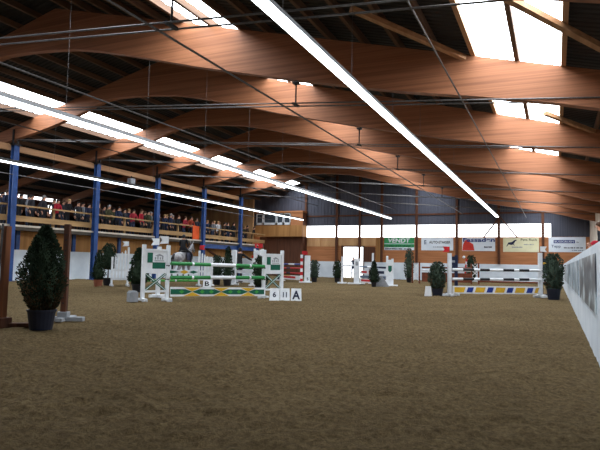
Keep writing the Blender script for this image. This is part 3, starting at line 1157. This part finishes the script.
# ------------------------------------------------------------------ jumps
def flag_on(parent, x, z, m, s=1):
    b = MB()
    b.tube((x, 0, z), (x, 0, z + 0.23), 0.008, n=6)
    b.m = 1
    b.prism([(x, -0.006, z + 0.05), (x + 0.25 * s, -0.006, z + 0.03), (x + 0.18 * s, -0.006, z + 0.13), (x + 0.25 * s, -0.006, z + 0.23), (x, -0.006, z + 0.23)], (0, 0.012, 0))
    return b.build('flag', [M['steel'], m], parent)


def foot(parent, x, m, ln=0.6):
    b = MB()
    b.box((x, 0, 0.045), (0.09, ln, 0.07))
    b.box((x, ln / 2 - 0.06, 0.02), (0.1, 0.12, 0.06))
    b.box((x, -ln / 2 + 0.06, 0.02), (0.1, 0.12, 0.06))
    return b.build('foot', m, parent, bevel=0.006)


def post(parent, x, z, m, w=0.085):
    b = MB()
    b.span((x - w / 2, -w / 2, 0.02), (x + w / 2, w / 2, z))
    return b.build('post', m, parent, bevel=0.006)


def cups(parent, x, zs):
    for z in zs:
        b = MB()
        b.lathe([(0.05, 0), (0.06, 0.02), (0.06, 0.03)], 8, (x, 0, z - 0.075))
        b.build('pole_cup', M['dark_steel'], parent)


def panel_wing(loc, rz, w, h, side, label, flag=None, zs=()):
    """framed wing: board with green blocks above a crossed brace; side = +1 the poles are at local x = w"""
    t = thing('jump_wing', label, 'jump wing', loc, rz, 'green and white jump wings')
    post(t, 0, h, M['white'])
    post(t, w, h, M['white'])
    for z, hh in ((h - 0.13, 0.05), (0.75, 0.09), (0.25, 0.05)):
        b = MB()
        b.span((0.04, -0.03, z - hh / 2), (w - 0.04, 0.03, z + hh / 2))
        b.build('cross_rail', M['white'], t)
    b = MB()
    b.span((0.04, -0.015, 0.78), (w - 0.04, 0.015, h - 0.15))
    p = b.build('panel', M['white'], t)
    b = MB()
    b.span((0.09, -0.022, 0.97), (0.23, -0.016, h - 0.2))
    b.span((0.23, -0.022, 0.82), (w - 0.08, -0.016, 0.98))
    b.build('panel_block', M['dark_green'], p)
    b = MB()                                       # faint grey emblem: roofs and lines
    for k in range(4):
        x0 = 0.29 + 0.065 * k
        b.span((x0, -0.022, 1.05), (x0 + 0.03, -0.016, 1.11 + 0.03 * (k % 2)))
    b.prism([(0.29, -0.022, 1.14), (0.53, -0.022, 1.14), (0.41, -0.022, 1.2)], (0, 0.006, 0))
    b.span((0.28, -0.022, 1.01), (0.54, -0.016, 1.03))
    b.build('emblem', M['grey'], p)
    for q in (1, -1):
        b = MB()
        x0, x1 = (0.05, w - 0.05) if q > 0 else (w - 0.05, 0.05)
        b.bar((x0, -0.012 * q, 0.28), (x1, -0.012 * q, 0.70), 0.022, 0.06, (0, 0, 1))
        br = b.build('brace', M['dark_green'], t)
        b = MB()
        b.bar((x0, -0.012 * q - 0.013, 0.28), (x1, -0.012 * q - 0.013, 0.70), 0.004, 0.014, (0, 0, 1))
        b.build('brace_stripe', M['white'], br)
    foot(t, 0, M['white'], 0.42)
    foot(t, w, M['white'], 0.42)
    cups(t, w if side > 0 else 0, zs)
    if flag:
        flag_on(t, w if side > 0 else 0, h, M[flag], -1)
    return t


def picket_wing(loc, rz, w, h0, h1, label, flag=None, group='white picket jump wings', fx=1):
    t = thing('picket_wing', label, 'jump wing', loc, rz, group)
    post(t, 0, h0, M['white'], 0.075)
    post(t, w, h1, M['white'], 0.075)
    for z in (0.28, 0.62):
        b = MB()
        b.span((0.03, -0.02, z - 0.04), (w - 0.03, 0.02, z + 0.04))
        b.build('cross_rail', M['white'], t)
    n = 4
    for k in range(n):
        q = (k + 1) / (n + 1)
        hh = h0 + (h1 - h0) * q - 0.03
        x = w * q
        b = MB()
        b.prism([(x - 0.035, -0.035, 0.24), (x + 0.035, -0.035, 0.24), (x + 0.035, -0.035, hh - 0.06), (x, -0.035, hh), (x - 0.035, -0.035, hh - 0.06)], (0, 0.02, 0))
        b.build('picket', M['white'], t)
    foot(t, 0, M['white'], 0.5)
    foot(t, w, M['white'], 0.5)
    if flag:
        flag_on(t, w if fx > 0 else 0, max(h0, h1) if (h1 > h0) == (fx > 0) else h0, M[flag], -1 if fx > 0 else 1)
    return t


def pole(p0, p1, segs, label, r=0.048, group='jump poles', cat='jump pole'):
    """segs: (t0, t1, material)"""
    p0, p1 = Vector(p0), Vector(p1)
    mats, b = [], MB()
    for a, c, m in segs:
        if m not in mats:
            mats.append(m)
        b.m = mats.index(m)
        b.tube(p0.lerp(p1, a), p0.lerp(p1, c), r, n=12)
    return tag(b.build('jump_pole', [M[m] for m in mats]), label, cat, group)


def plank(p0, p1, h, label, base, art, th=0.035, group='jump planks'):
    """board between two points with painted shapes in its own mesh; art: list of (polygon in (t, z 0..1), material)"""
    p0, p1 = Vector(p0), Vector(p1)
    d = p1 - p0
    n = Vector((d.y, -d.x, 0)).normalized()
    ln = d.length
    mats, b = [base], MB()
    b.prism([p0 + Vector((0, 0, 0)) - n * th / 2, p1 - n * th / 2, p1 - n * th / 2 + Vector((0, 0, h)), p0 - n * th / 2 + Vector((0, 0, h))], n * th)
    for poly, m in art:
        if m not in mats:
            mats.append(m)
        b.m = mats.index(m)
        lay = 0.003 + 0.0015 * mats.index(m)
        for s in (1, -1):
            b.prism([p0 + d * q + Vector((0, 0, z * h)) + n * s * (th / 2) for q, z in poly], n * s * lay)
    return tag(b.build('jump_plank', [M[m] for m in mats]), label, 'jump plank', group)


def even(seq):
    tot = sum(a for a, _ in seq)
    out, t = [], 0
    for a, m in seq:
        out.append((t / tot, (t + a) / tot, m))
        t += a
    return out


def post_stand(loc, rz, h, label, m='white', flag=None, w=0.12, group=None, fs=1, zs=()):
    t = thing('jump_stand', label, 'jump stand', loc, rz, group)
    post(t, 0, h, M[m], w)
    b = MB()
    b.box((0, 0, 0.04), (0.1, 0.55, 0.08))
    b.box((0, 0, 0.04), (0.5, 0.1, 0.08))
    b.build('foot', M['white'], t, bevel=0.006)
    cups(t, 0, zs)
    if flag:
        flag_on(t, 0, h, M[flag], fs)
    return t


# --- near jump on the left
A0, A1 = Vector((-9.06, 11.87, 0)), Vector((-7.72, 14.60, 0))
dA = (A1 - A0).normalized()
rzA = math.atan2(dA.y, dA.x)
WA = 0.66
o = A0 - dA * WA
panel_wing((o.x, o.y, 0), rzA, WA, 1.42, 1, 'left green and white panel wing of the near jump, with a white flag', 'white', (0.96, 0.61))
WB = 0.66
panel_wing((A1.x, A1.y, 0), rzA, WB, 1.40, -1, 'right green and white panel wing of the near jump, beside the number cards', None, (0.93, 0.60))
a, c = A0 + dA * 0.05, A1 - dA * 0.05
nA = Vector((dA.y, -dA.x, 0))
front = nA * 0.09
GW = even([(0.2, 'green'), (0.02, 'white'), (0.17, 'green'), (0.27, 'white'), (0.16, 'green'), (0.02, 'white'), (0.16, 'green')])
pole(a + front + Vector((0, 0, 0.96)), c + front + Vector((0, 0, 0.92)), GW, 'green pole with a white middle, upper one of the near left jump')
pole(a + front + Vector((0, 0, 0.60)), c + front + Vector((0, 0, 0.60)), GW, 'green pole with a white middle, lower one of the near left jump')
art = []
for k, cx in enumerate((0.06, 0.36, 0.66, 0.96)):
    lo_, hi_ = max(0.0, cx - 0.15), min(1.0, cx + 0.15)
    art.append(([(lo_, 0.5), (max(0.0, cx - 0.08), 0.22), (min(1, cx + 0.08), 0.22), (hi_, 0.5), (min(1, cx + 0.08), 0.78), (max(0, cx - 0.08), 0.78)], 'dark_green'))
    for q in (-0.05, 0.045):
        if 0.02 < cx + q < 0.97:
            art.append(([(cx + q - 0.025, 0.5), (cx + q, 0.3), (cx + q + 0.025, 0.5), (cx + q, 0.72)], 'pale_green'))
for cx in (0.21, 0.51, 0.81):
    art.append(([(cx - 0.085, 0.03), (cx + 0.085, 0.03), (cx, 0.46)], 'yellow'))
    art.append(([(cx - 0.085, 0.97), (cx, 0.54), (cx + 0.085, 0.97)], 'yellow'))
plank(a + front + Vector((0, 0, 0.12)), c + front + Vector((0, 0, 0.07)), 0.24, 'white bottom plank with green and yellow diamonds, near left jump', 'white', art)

post_stand((-10.17, 12.91, 0), rzA, 1.42, 'white post stand with a white flag standing behind the near left wing', flag='white', w=0.1, fs=-1)
# white block behind the foot of the left wing
b = MB()
b.box((0, 0, 0.12), (0.2, 0.24, 0.24))
b.box((0, 0, 0.255), (0.16, 0.2, 0.03))
tag(b.build('foot_block', M['grey'], None, (o.x - 0.12, o.y - 0.22, 0), rzA, bevel=0.01), 'pale grey block at the outer foot of the near left wing', 'block')

# --- number and letter cards
def card(loc, rz, w, h, s, label, tw, thh, tm):
    t = thing('number_card' if s.isdigit() else 'letter_card', label, 'card', loc, rz, 'white cards on the sand')
    for sg, nm in ((-1, 'front_board'), (1, 'back_board')):
        b = MB()
        b.prism([(-w / 2, sg * 0.12, 0), (w / 2, sg * 0.12, 0), (w / 2 - 0.015, sg * 0.012, h), (-w / 2 + 0.015, sg * 0.012, h)], (0, sg * 0.012, 0))
        p = b.build(nm, M['white'], t)
        if sg < 0:
            tilt = math.degrees(math.atan2(h, 0.108))
            z0 = (h - thh) / 2
            y0 = -0.12 + 0.108 * z0 / h - 0.016
            letters('lettering', s, tm, p, tw, thh, (-tw / 2, y0, z0), rx=tilt, bold=0.03)
    return t


CR = R(24)
card((-7.06, 14.02, 0), CR, 0.275, 0.33, '6', 'white card with the number six beside the near right wing', 0.09, 0.15, M['navy'])
card((-6.80, 14.14, 0), CR, 0.275, 0.33, '11', 'white card with the number eleven between two other cards', 0.11, 0.15, M['navy'])
card((-6.54, 14.32, 0), CR, 0.30, 0.33, 'A', 'white card with a large black letter A on the sand', 0.22, 0.25, M['navy'])
card((-13.01, 19.67, 0), R(30), 0.34, 0.29, 'B', 'white card with a black letter B under the green pole', 0.18, 0.20, M['black'])

# --- picket jump behind it
P0, P1 = Vector((-15.6, 17.88, 0)), Vector((-13.8, 20.22, 0))
dP = (P1 - P0).normalized()
rzP = math.atan2(dP.y, dP.x)
o = Vector((-16.0, 17.42, 0))
picket_wing((o.x, o.y, 0), math.atan2(P0.y - o.y, P0.x - o.x), (P0 - o).length, 1.15, 1.55, 'left white picket wing with a white flag, beside the potted bushes', 'white')
picket_wing((P1.x, P1.y, 0), R(50), 0.56, 1.5, 1.2, 'right white picket wing with a pink flag, above the letter B card', 'red', fx=-1)
e = dP * 0.05
for z, lb, h_ in ((0.92, 'green upper pole of the picket jump', 0), (0.22, 'green lower pole of the picket jump', 0)):
    pole(P0 + e + Vector((0, 0, z)), P1 - e + Vector((0, 0, z)), even([(0.3, 'pale_green'), (0.02, 'white'), (0.34, 'pale_green'), (0.02, 'white'), (0.32, 'pale_green')]), lb + ' behind the near left jump', 0.045)
plank(P0 + e + Vector((0, 0, 0.5)), P1 - e + Vector((0, 0, 0.5)), 0.17, 'dark green plank with a yellow diamond on the picket jump', 'white',
      [([(0.0, 0.5), (0.06, 0.1), (0.14, 0.5), (0.06, 0.9)], 'dark_green'), ([(0.2, 0.5), (0.32, 0.1), (0.44, 0.5), (0.32, 0.9)], 'yellow'), ([(0.46, 0.5), (0.6, 0.12), (0.73, 0.5), (0.6, 0.88)], 'dark_green'), ([(0.72, 0.5), (0.79, 0.0), (0.86, 0.5), (0.79, 1.0)], 'yellow'), ([(0.86, 0.5), (0.93, 0.1), (1.0, 0.5), (0.93, 0.9)], 'dark_green')])

# --- white gate with red flags
G0, G1, G2 = Vector((-13.41, 22.43, 0)), Vector((-12.23, 22.22, 0)), Vector((-11.44, 21.6, 0))


post_stand(tuple(G0), 0.2, 1.6, 'thick white post stand at the left end of the white gate', w=0.2)
pd = (G1 - G0)
picket_wing(tuple(G1), math.atan2(G2.y - G1.y, G2.x - G1.x), (G2 - G1).length * 0.62, 1.66, 1.6, 'white picket wing with a red flag at the right of the white gate', 'red', fx=-1)
post_stand(tuple(G2 + Vector((0.1, -0.3, 0))), 0.2, 1.62, 'white post stand with a red flag behind the near right wing', flag='red', w=0.1, fs=-1)
for z, lb in ((0.55, 'upper white gate plank'), (0.14, 'lower white gate plank')):
    plank(G0 + pd * 0.13 + Vector((0, 0, z)), G1 - pd * 0.04 + Vector((0, 0, z)), 0.14, lb + ' between the white gate posts', 'white', [([(0.15, 0.15), (0.4, 0.15), (0.4, 0.45), (0.15, 0.45)], 'black')] if z < 0.3 else [])
plank(G0 + pd * 0.13 + Vector((0, 0, 0.74)), G1 - pd * 0.04 + Vector((0, 0, 0.74)), 0.16, 'green gate plank above the white ones', 'green', [([(0.1, 0.0), (0.5, 0.0), (0.45, 0.4), (0.15, 0.4)], 'black')])

# --- red and white jump
W0 = Vector((-12.86, 28.85, 0))
Wl = Vector((-15.2, 30.9, 0))
t = thing('block_wing', 'white block wing with a red striped post and red flag', 'jump wing', tuple(W0), R(25))
b = MB()
b.span((0.14, -0.06, 0.03), (0.46, 0.06, 1.5))
b.build('panel', M['white'], t, bevel=0.01)
b = MB()
mm = 0
for k in range(8):
    b.m = k % 2
    b.span((-0.09, -0.05, 0.02 + 0.19 * k), (0.05, 0.05, 0.02 + 0.19 * (k + 1)))
b.build('striped_post', [M['red'], M['white']], t)
b = MB()
b.box((0.2, 0, 0.03), (0.7, 0.5, 0.06))
b.build('foot', M['white'], t)
flag_on(t, -0.02, 1.52, M['red'], 1)
flag_on(t, 0.3, 1.5, M['red'], -1)
cd = MB()
cd.span((0.2, -0.085, 0.06), (0.44, -0.062, 0.34))
cdo = cd.build('number_plate', M['white'], t)
letters('lettering', '5', M['black'], cdo, 0.1, 0.16, (0.27, -0.087, 0.12), bold=0.03)
t = thing('block_wing', 'dark navy and white block wing at the left end of the red poles', 'jump wing', tuple(Wl), R(-40))
b = MB()
b.span((-0.28, -0.05, 0.03), (-0.0, 0.05, 1.4))
b.build('panel', M['navy'], t)
b = MB()
b.span((0.0, -0.05, 0.03), (0.1, 0.05, 1.45))
b.build('post', M['white'], t)
b = MB()
b.box((-0.1, 0, 0.03), (0.6, 0.5, 0.06))
b.build('foot', M['white'], t)
dW = (W0 - Wl)
e = dW.normalized() * 0.12
RW = even([(0.3, 'red'), (0.2, 'navy'), (0.5, 'red')])
for z, lb, sg in ((1.0, 'blue and white upper pole of the red flag jump', even([(0.4, 'blue'), (0.3, 'white'), (0.3, 'blue')])), (0.78, 'red pole of the red flag jump, upper red one', RW), (0.5, 'red pole of the red flag jump, lower red one', RW)):
    pole(Wl + e + Vector((0, 0, z)), W0 - e + Vector((0, 0, z)), sg, lb, 0.042)
plank(Wl + e + Vector((0, 0, 0.12)), W0 - e + Vector((0, 0, 0.12)), 0.24, 'white plank with a dark red band at the bottom of the red flag jump', 'white', [([(0.1, 0.3), (0.75, 0.3), (0.75, 0.8), (0.1, 0.8)], 'red'), ([(0.05, 0.86), (0.5, 0.86), (0.5, 1), (0.05, 1)], 'yellow')])
t = picket_wing((-13.25, 23.9, 0), R(15), 0.5, 1.2, 1.25, 'white picket wing with red top rail behind the gate', None)
b = MB()
b.span((-0.05, -0.03, 1.28), (0.55, 0.03, 1.38))
b.build('top_rail', M['red'], t)

# --- middle jump in front of the doorway
post_stand((-10.68, 29.4, 0), R(15), 1.48, 'white post stand left of the bright doorway with wide foot', w=0.09, zs=(1.0, 0.8))
b = MB()
t = thing('block_wing', 'pale block wing with a grey emblem in front of the doorway', 'jump wing', (-9.85, 29.4, 0), R(18))
b.span((-0.14, -0.1, 0.03), (0.16, 0.1, 1.38))
p = b.build('panel', M['white'], t, bevel=0.01)
b = MB()
b.span((-0.06, -0.108, 1.0), (0.07, -0.101, 1.22))
b.build('emblem', M['grey'], p)
b = MB()
b.box((0, 0, 0.03), (0.95, 0.5, 0.06))
b.build('foot', M['white'], t)
t = thing('block_wing', 'white block wing with a green crest right of the middle jump', 'jump wing', (-7.63, 28.1, 0), R(10))
b = MB()
b.span((-0.2, -0.06, 0.03), (0.17, 0.06, 1.32))
b.span((-0.2, -0.06, 1.32), (-0.1, 0.06, 1.52))
b.span((0.06, -0.06, 1.32), (0.17, 0.06, 1.38))
p = b.build('panel', M['white'], t, bevel=0.01)
b = MB()
b.prism([(-0.09, -0.068, 1.02), (-0.09, -0.068, 0.78), (0.0, -0.068, 0.68), (0.09, -0.068, 0.78), (0.09, -0.068, 1.02)], (0, 0.007, 0))
b.build('crest', M['dark_green'], p)
b = MB()
b.box((0, 0, 0.03), (0.75, 0.5, 0.06))
b.build('foot', M['white'], t)
post_stand((-9.3, 30.6, 0), R(10), 1.72, 'white post stand behind the middle jump planks', w=0.1)
Q0, Q1 = Vector((-9.58, 29.22, 0)), Vector((-7.86, 28.12, 0))
pole((-10.64, 29.4, 1.0), (-9.98, 29.38, 1.0), even([(1, 'white')]), 'short white pole between the left stand and the pale block wing', 0.045)
pole(Q0 + Vector((0, 0, 0.94)), Q1 + Vector((0, 0, 0.92)), even([(0.3, 'greyblue'), (0.2, 'white'), (0.25, 'greyblue'), (0.25, 'navy')]), 'grey blue upper pole of the middle jump', 0.05)
plank(Q0 + Vector((0, 0, 0.56)), Q1 + Vector((0, 0, 0.56)), 0.2, 'white plank with red blocks on the middle jump, upper', 'white', [([(0.08, 0.25), (0.28, 0.25), (0.28, 0.8), (0.08, 0.8)], 'red'), ([(0.36, 0), (0.42, 0), (0.42, 1), (0.36, 1)], 'red'), ([(0.7, 0.2), (0.95, 0.2), (0.95, 0.9), (0.7, 0.9)], 'navy')])
plank(Q0 + Vector((0, 0, 0.34)), Q1 + Vector((0, 0, 0.34)), 0.14, 'grey blue plank of the middle jump', 'greyblue', [])
plank(Q0 + Vector((0, 0, 0.1)), Q1 + Vector((0, 0, 0.1)), 0.2, 'white plank with red blocks on the middle jump, lower', 'white', [([(0.05, 0.3), (0.5, 0.3), (0.5, 0.85), (0.05, 0.85)], 'red')])
b = MB()
b.prism([(-0.42, 0, 0), (0.42, 0, 0), (0.06, 0, 0.52), (-0.04, 0, 0.52)], (0, 0.1, 0))
tag(b.build('wedge_board', M['grey'], None, (-7.72, 26.75, 0), R(15)), 'grey wedge shaped board beside the pointed conifer', 'board')

# --- brown lattice jump at the back
t = thing('lattice_wing', 'brown lattice jump wing beside the tall narrow conifer', 'jump wing', (-8.02, 34.75, 0), R(15))
post(t, 0, 1.25, M['brown'], 0.09)
post(t, 0.42, 1.3, M['brown'], 0.09)
for k in range(3):
    b = MB()
    z = 0.15 + 0.36 * k
    b.bar((0.03, -0.01, z), (0.39, -0.01, z + 0.34), 0.02, 0.04)
    b.bar((0.39, 0.01, z), (0.03, 0.01, z + 0.34), 0.02, 0.04)
    b.build('lattice', M['white'], t)
foot(t, 0, M['brown'], 0.5)
foot(t, 0.42, M['brown'], 0.5)
B0, B1 = Vector((-7.47, 34.86, 0)), Vector((-4.6, 35.4, 0))
pole(B0 + Vector((0, 0, 0.97)), B1 + Vector((0, 0, 0.97)), even([(1, 'brown')]), 'brown pole of the lattice jump', 0.05)
pole(B0 + Vector((0, -0.088, 0.8)), B1 + Vector((0, -0.088, 0.8)), even([(1, 'white')]), 'white pole in front of the brown lattice jump', 0.045)
plank(B0 + Vector((0, 0, 0.1)), B1 + Vector((0, 0, 0.1)), 0.56, 'wide brown panel under the poles of the lattice jump', 'brown', [])
t = thing('lattice_wing', 'brown lattice jump wing hidden behind the red flag post', 'jump wing', (-4.6, 35.4, 0), R(15))
post(t, 0, 1.25, M['brown'], 0.09)
post(t, 0.42, 1.3, M['brown'], 0.09)
for k in range(3):
    b = MB()
    z = 0.15 + 0.36 * k
    b.bar((0.03, -0.01, z), (0.39, -0.01, z + 0.34), 0.02, 0.04)
    b.bar((0.39, 0.01, z), (0.03, 0.01, z + 0.34), 0.02, 0.04)
    b.build('lattice', M['white'], t)

# --- right jump with the black and white poles
R0, R1 = Vector((-3.38, 20.33, 0)), Vector((-0.48, 21.89, 0))
dR = (R1 - R0).normalized()
rzR = math.atan2(dR.y, dR.x)
nR = Vector((dR.y, -dR.x, 0))
post_stand(tuple(R0), rzR, 1.5, 'white post stand with a red flag, left of the black and white poles', flag='red', w=0.12, fs=-1, zs=(0.9, 0.58))
post_stand(tuple(R1), rzR, 1.58, 'white post stand with a white flag, right of the black and white poles', flag='white', w=0.12, fs=1, zs=(0.93, 0.6))
S0, S1 = R0 - nR * 0.75 + dR * 0.5, R1 - nR * 0.75 + dR * 0.42
for p, lb, w in ((S0, 'dark navy panel wing behind the red flag post', -0.28), (S1, 'dark navy panel wing with a yellow band behind the white flag post', 0.3)):
    t = thing('panel_wing', lb, 'jump wing', tuple(p), rzR, 'dark navy panel wings')
    post(t, 0, 1.45, M['navy'], 0.1)
    post(t, w, 1.45, M['navy'], 0.08)
    b = MB()
    b.span((min(0, w), -0.02, 0.85), (max(0, w), 0.02, 1.4))
    b.build('panel', M['navy'], t)
    b = MB()
    b.span((min(0, w) + 0.03, -0.03, 1.18), (max(0, w) - 0.03, -0.021, 1.26))
    b.build('band', M['yellow'] if w > 0 else M['grey'], t)
    foot(t, 0, M['white'], 0.5)
    foot(t, w, M['navy'], 0.5)
e = dR * 0.06
BW = even([(0.12, 'white'), (0.13, 'black'), (0.07, 'white'), (0.115, 'black'), (0.16, 'white'), (0.13, 'black'), (0.06, 'white'), (0.12, 'black'), (0.14, 'white')])
f = nR * 0.14
pole(R0 + e + f + Vector((0, 0, 0.93)), R1 - e + f + Vector((0, 0, 0.95)), BW, 'white pole with black bands, upper front one of the right jump', 0.046)
pole(R0 + e + f + Vector((0, 0, 0.60)), R1 - e + f + Vector((0, 0, 0.63)), BW, 'white pole with black bands, lower front one of the right jump', 0.046)
pole(S0 + e + Vector((0, 0, 0.92)), S1 - e * 2 + Vector((0, 0, 0.94)), even([(0.26, 'white'), (0.12, 'black'), (0.24, 'white'), (0.1, 'black'), (0.28, 'white')]), 'white pole with black bands, back one of the right jump', 0.044)
art = []
cols = ['yellow', 'blue'] * 5
x = 0.02
for k in range(9):
    w = 0.125 if k % 2 == 0 else 0.085
    m = 'yellow' if k % 2 == 0 else 'blue'
    x1 = min(0.98, x + w)
    art.append(([(x, 0.16), (x1 - 0.02, 0.16), (x1, 0.84), (x + 0.02 if k else x, 0.84)], m))
    x = x1 + 0.008
plank(R0 + e + f + Vector((0, 0, 0.1)), R1 - e + f + Vector((0, 0, 0.12)), 0.26, 'white plank with yellow and blue slanted blocks on the right jump', 'white', art)
# white card beside the left pot
b = MB()
b.prism([(-0.13, 0.0, 0), (0.13, 0.0, 0), (0.09, 0.0, 0.34), (-0.09, 0.0, 0.34)], (0, 0.03, 0))
tag(b.build('blank_card', M['white'], None, (-3.98, 19.62, 0), R(12)), 'blank white board leaning beside the pot left of the red flag', 'card')
# candy striped marker posts in the back
t = thing('marker_post', 'red and white striped marker with a white ball behind the right jump', 'marker', (-5.7, 40.2, 0))
b = MB()
for k in range(8):
    b.m = k % 2
    b.tube((0.02 * k, 0, 0.02 + 0.2 * k), (0.02 * (k + 1), 0, 0.02 + 0.2 * (k + 1)), 0.05, n=8)
b.build('pole', [M['white'], M['red']], t)
b = MB()
b.lathe([(0.02, -0.1), (0.08, -0.06), (0.1, 0), (0.08, 0.06), (0.02, 0.1)], 12, (-0.02, 0, 1.72))
b.build('ball', M['white'], t, smooth=True)
pole((-5.0, 41.6, 0.06), (0.2, 42.9, 0.06), even([(1, 'brown')]), 'dark pole lying along the foot of the far wall', 0.06)

# --- old wooden posts at the near left
t = thing('wooden_stand', 'leaning orange brown wooden jump post at the left edge', 'jump stand', (-7.27, 5.76, 0), 0)
b = MB()
b.bar((-0.03, 0, 0.1), (0.0, -0.02, 1.47), 0.08, 0.09)
b.build('post', M['old_wood'], t, bevel=0.006)
b = MB()
b.box((-0.04, 0, 0.075), (0.2, 0.2, 0.15))
b.box((0.22, 0.2, 0.04), (0.5, 0.1, 0.06), 0.6)
b.build('foot', M['dark_wood'], t, bevel=0.01)
b = MB()
b.tube((-0.12, -0.06, 0.02), (0.01, -0.1, 1.5), 0.016, n=8)
b.build('holder_rail', M['steel'], t)
t = thing('wooden_stand', 'dark brown wooden jump post on a pale foot beside the near conifer', 'jump stand', (-7.27, 6.86, 0), R(24))
b = MB()
b.span((-0.045, -0.045, 0.04), (0.045, 0.045, 1.58))
b.build('post', M['dark_wood'], t, bevel=0.006)
b = MB()
b.box((0.08, 0, 0.045), (0.5, 0.11, 0.07))
b.box((0.0, 0, 0.1), (0.16, 0.14, 0.12))
b.box((0, 0.1, 0.04), (0.11, 0.6, 0.06))
b.build('foot', M['grey'], t, bevel=0.008)
b = MB()
for k in range(14):
    b.box((0, -0.046, 0.3 + 0.085 * k), (0.022, 0.004, 0.022))
b.build('peg_hole', M['black'], t)



# ------------------------------------------------------------------ banners on the far wall
def banner(x0, x1, z0, z1, base, label):
    t = thing('advertising_banner', label, 'banner', ((x0 + x1) / 2, YF - 0.011, z0), 0, 'banners on the far wall')
    w, h = x1 - x0, z1 - z0
    b = MB()
    b.span((-w / 2, -0.01, 0), (w / 2, 0.01, h))
    s = b.build('sheet', M[base], t)
    return t, s, w, h


def patch(parent, name, m, quads):
    b = MB()
    for x0, z0, x1, z1 in quads:
        b.span((x0, -0.016, z0), (x1, -0.0105, z1))
    return b.build(name, M[m], parent)


def small_print(parent, m, x0, x1, z, h, seed):
    """a line of print too small to read"""
    rr = random.Random(seed)
    b = MB()
    x = x0
    while x < x1:
        w = rr.uniform(0.03, 0.09)
        b.span((x, -0.016, z), (min(x1, x + w), -0.0105, z + h * rr.uniform(0.75, 1.0)))
        x += w + rr.choice((0.015, 0.015, 0.05))
    return b.build('lettering', M[m], parent)


t, s, w, h = banner(-12.3, -9.91, 2.27, 3.26, 'banner', 'green and white banner reading VENDT under the far windows')
gp = patch(s, 'green_field', 'banner_green', [(-w / 2, 0.52, w / 2, h), (-w / 2, 0.22, w / 2, 0.47)])
letters('lettering', 'VENDT', M['white'], s, 1.75, 0.34, (-0.88, -0.02, 0.58), bold=0.03, shear=0.1)
small_print(s, 'banner', -w / 2 + 0.1, w / 2 - 0.12, 0.28, 0.1, 1)
small_print(s, 'black', -w / 2 + 0.1, 0.25, 0.05, 0.1, 2)
small_print(s, 'black', 0.4, w / 2 - 0.25, 0.05, 0.1, 3)
t, s, w, h = banner(-9.37, -6.96, 2.27, 3.23, 'banner', 'white banner reading AUTO STAIGER under the far windows')
letters('lettering', 'AUTO-STAIGER', M['black'], s, 1.6, 0.2, (-0.6, -0.02, 0.52), bold=0.02)
patch(s, 'emblem', 'greyblue', [(-0.98, 0.45, -0.92, 0.78), (-0.92, 0.7, -0.82, 0.78), (-0.88, 0.45, -0.82, 0.66)])
small_print(s, 'grey', -0.3, 0.7, 0.22, 0.08, 5)
t, s, w, h = banner(-6.31, -3.97, 2.25, 3.2, 'banner', 'white banner reading Fassaden with a red house shape')
b = MB()
b.prism([(-w / 2 + 0.02, -0.016, 0.03), (-0.28, -0.016, 0.03), (-0.38, -0.016, 0.5), (-0.62, -0.016, 0.66), (-0.72, -0.016, 0.82), (-0.95, -0.016, 0.78), (-w / 2 + 0.06, -0.016, 0.45)], (0, 0.005, 0))
b.build('house_shape', M['banner_red'], s)
letters('lettering', 'Fassaden', M['banner_blue'], s, 2.25, 0.3, (-1.1, -0.022, 0.67), bold=0.03)
small_print(s, 'navy', 0.4, 0.95, 0.24, 0.12, 6)
t, s, w, h = banner(-3.42, -1.02, 2.2, 3.21, 'cream', 'cream banner with a jumping horse drawing and the words Pets Ruck')
letters('lettering', 'Pets Ruck', M['black'], s, 1.1, 0.17, (0.0, -0.02, 0.8), bold=0.01)
b = MB()
b.prism([(-0.9, -0.016, 0.55), (-0.6, -0.016, 0.5), (-0.45, -0.016, 0.62), (-0.35, -0.016, 0.8), (-0.28, -0.016, 0.78), (-0.3, -0.016, 0.9), (-0.45, -0.016, 0.84), (-0.6, -0.016, 0.72), (-0.85, -0.016, 0.68)], (0, 0.005, 0))
b.prism([(-0.9, -0.016, 0.56), (-0.98, -0.016, 0.4), (-0.93, -0.016, 0.4), (-0.82, -0.016, 0.56)], (0, 0.005, 0))
b.prism([(-0.56, -0.016, 0.54), (-0.4, -0.016, 0.46), (-0.42, -0.016, 0.5), (-0.5, -0.016, 0.58)], (0, 0.005, 0))
b.build('horse_drawing', M['navy'], s)
small_print(s, 'grey', -0.6, 0.1, 0.3, 0.1, 8)
small_print(s, 'grey', 0.2, 0.9, 0.5, 0.08, 9)
t, s, w, h = banner(-0.39, 1.95, 2.22, 3.27, 'banner', 'white banner with a blue block reading BUSSGRUEN, rightmost')
patch(s, 'blue_block', 'banner_blue', [(-0.85, 0.62, 0.5, 0.84)])
letters('lettering', 'BUSSGRUEN', M['white'], s, 1.2, 0.12, (-0.78, -0.022, 0.67), bold=0.01)
letters('lettering', '.de', M['navy'], s, 0.22, 0.1, (0.53, -0.02, 0.64))
letters('lettering', 'Tepp', M['greyblue'], s, 0.6, 0.24, (-1.0, -0.02, 0.26), bold=0.02)
small_print(s, 'navy', -0.2, 1.0, 0.26, 0.09, 11)
small_print(s, 'greyblue', 0.3, 1.0, 0.1, 0.06, 12)
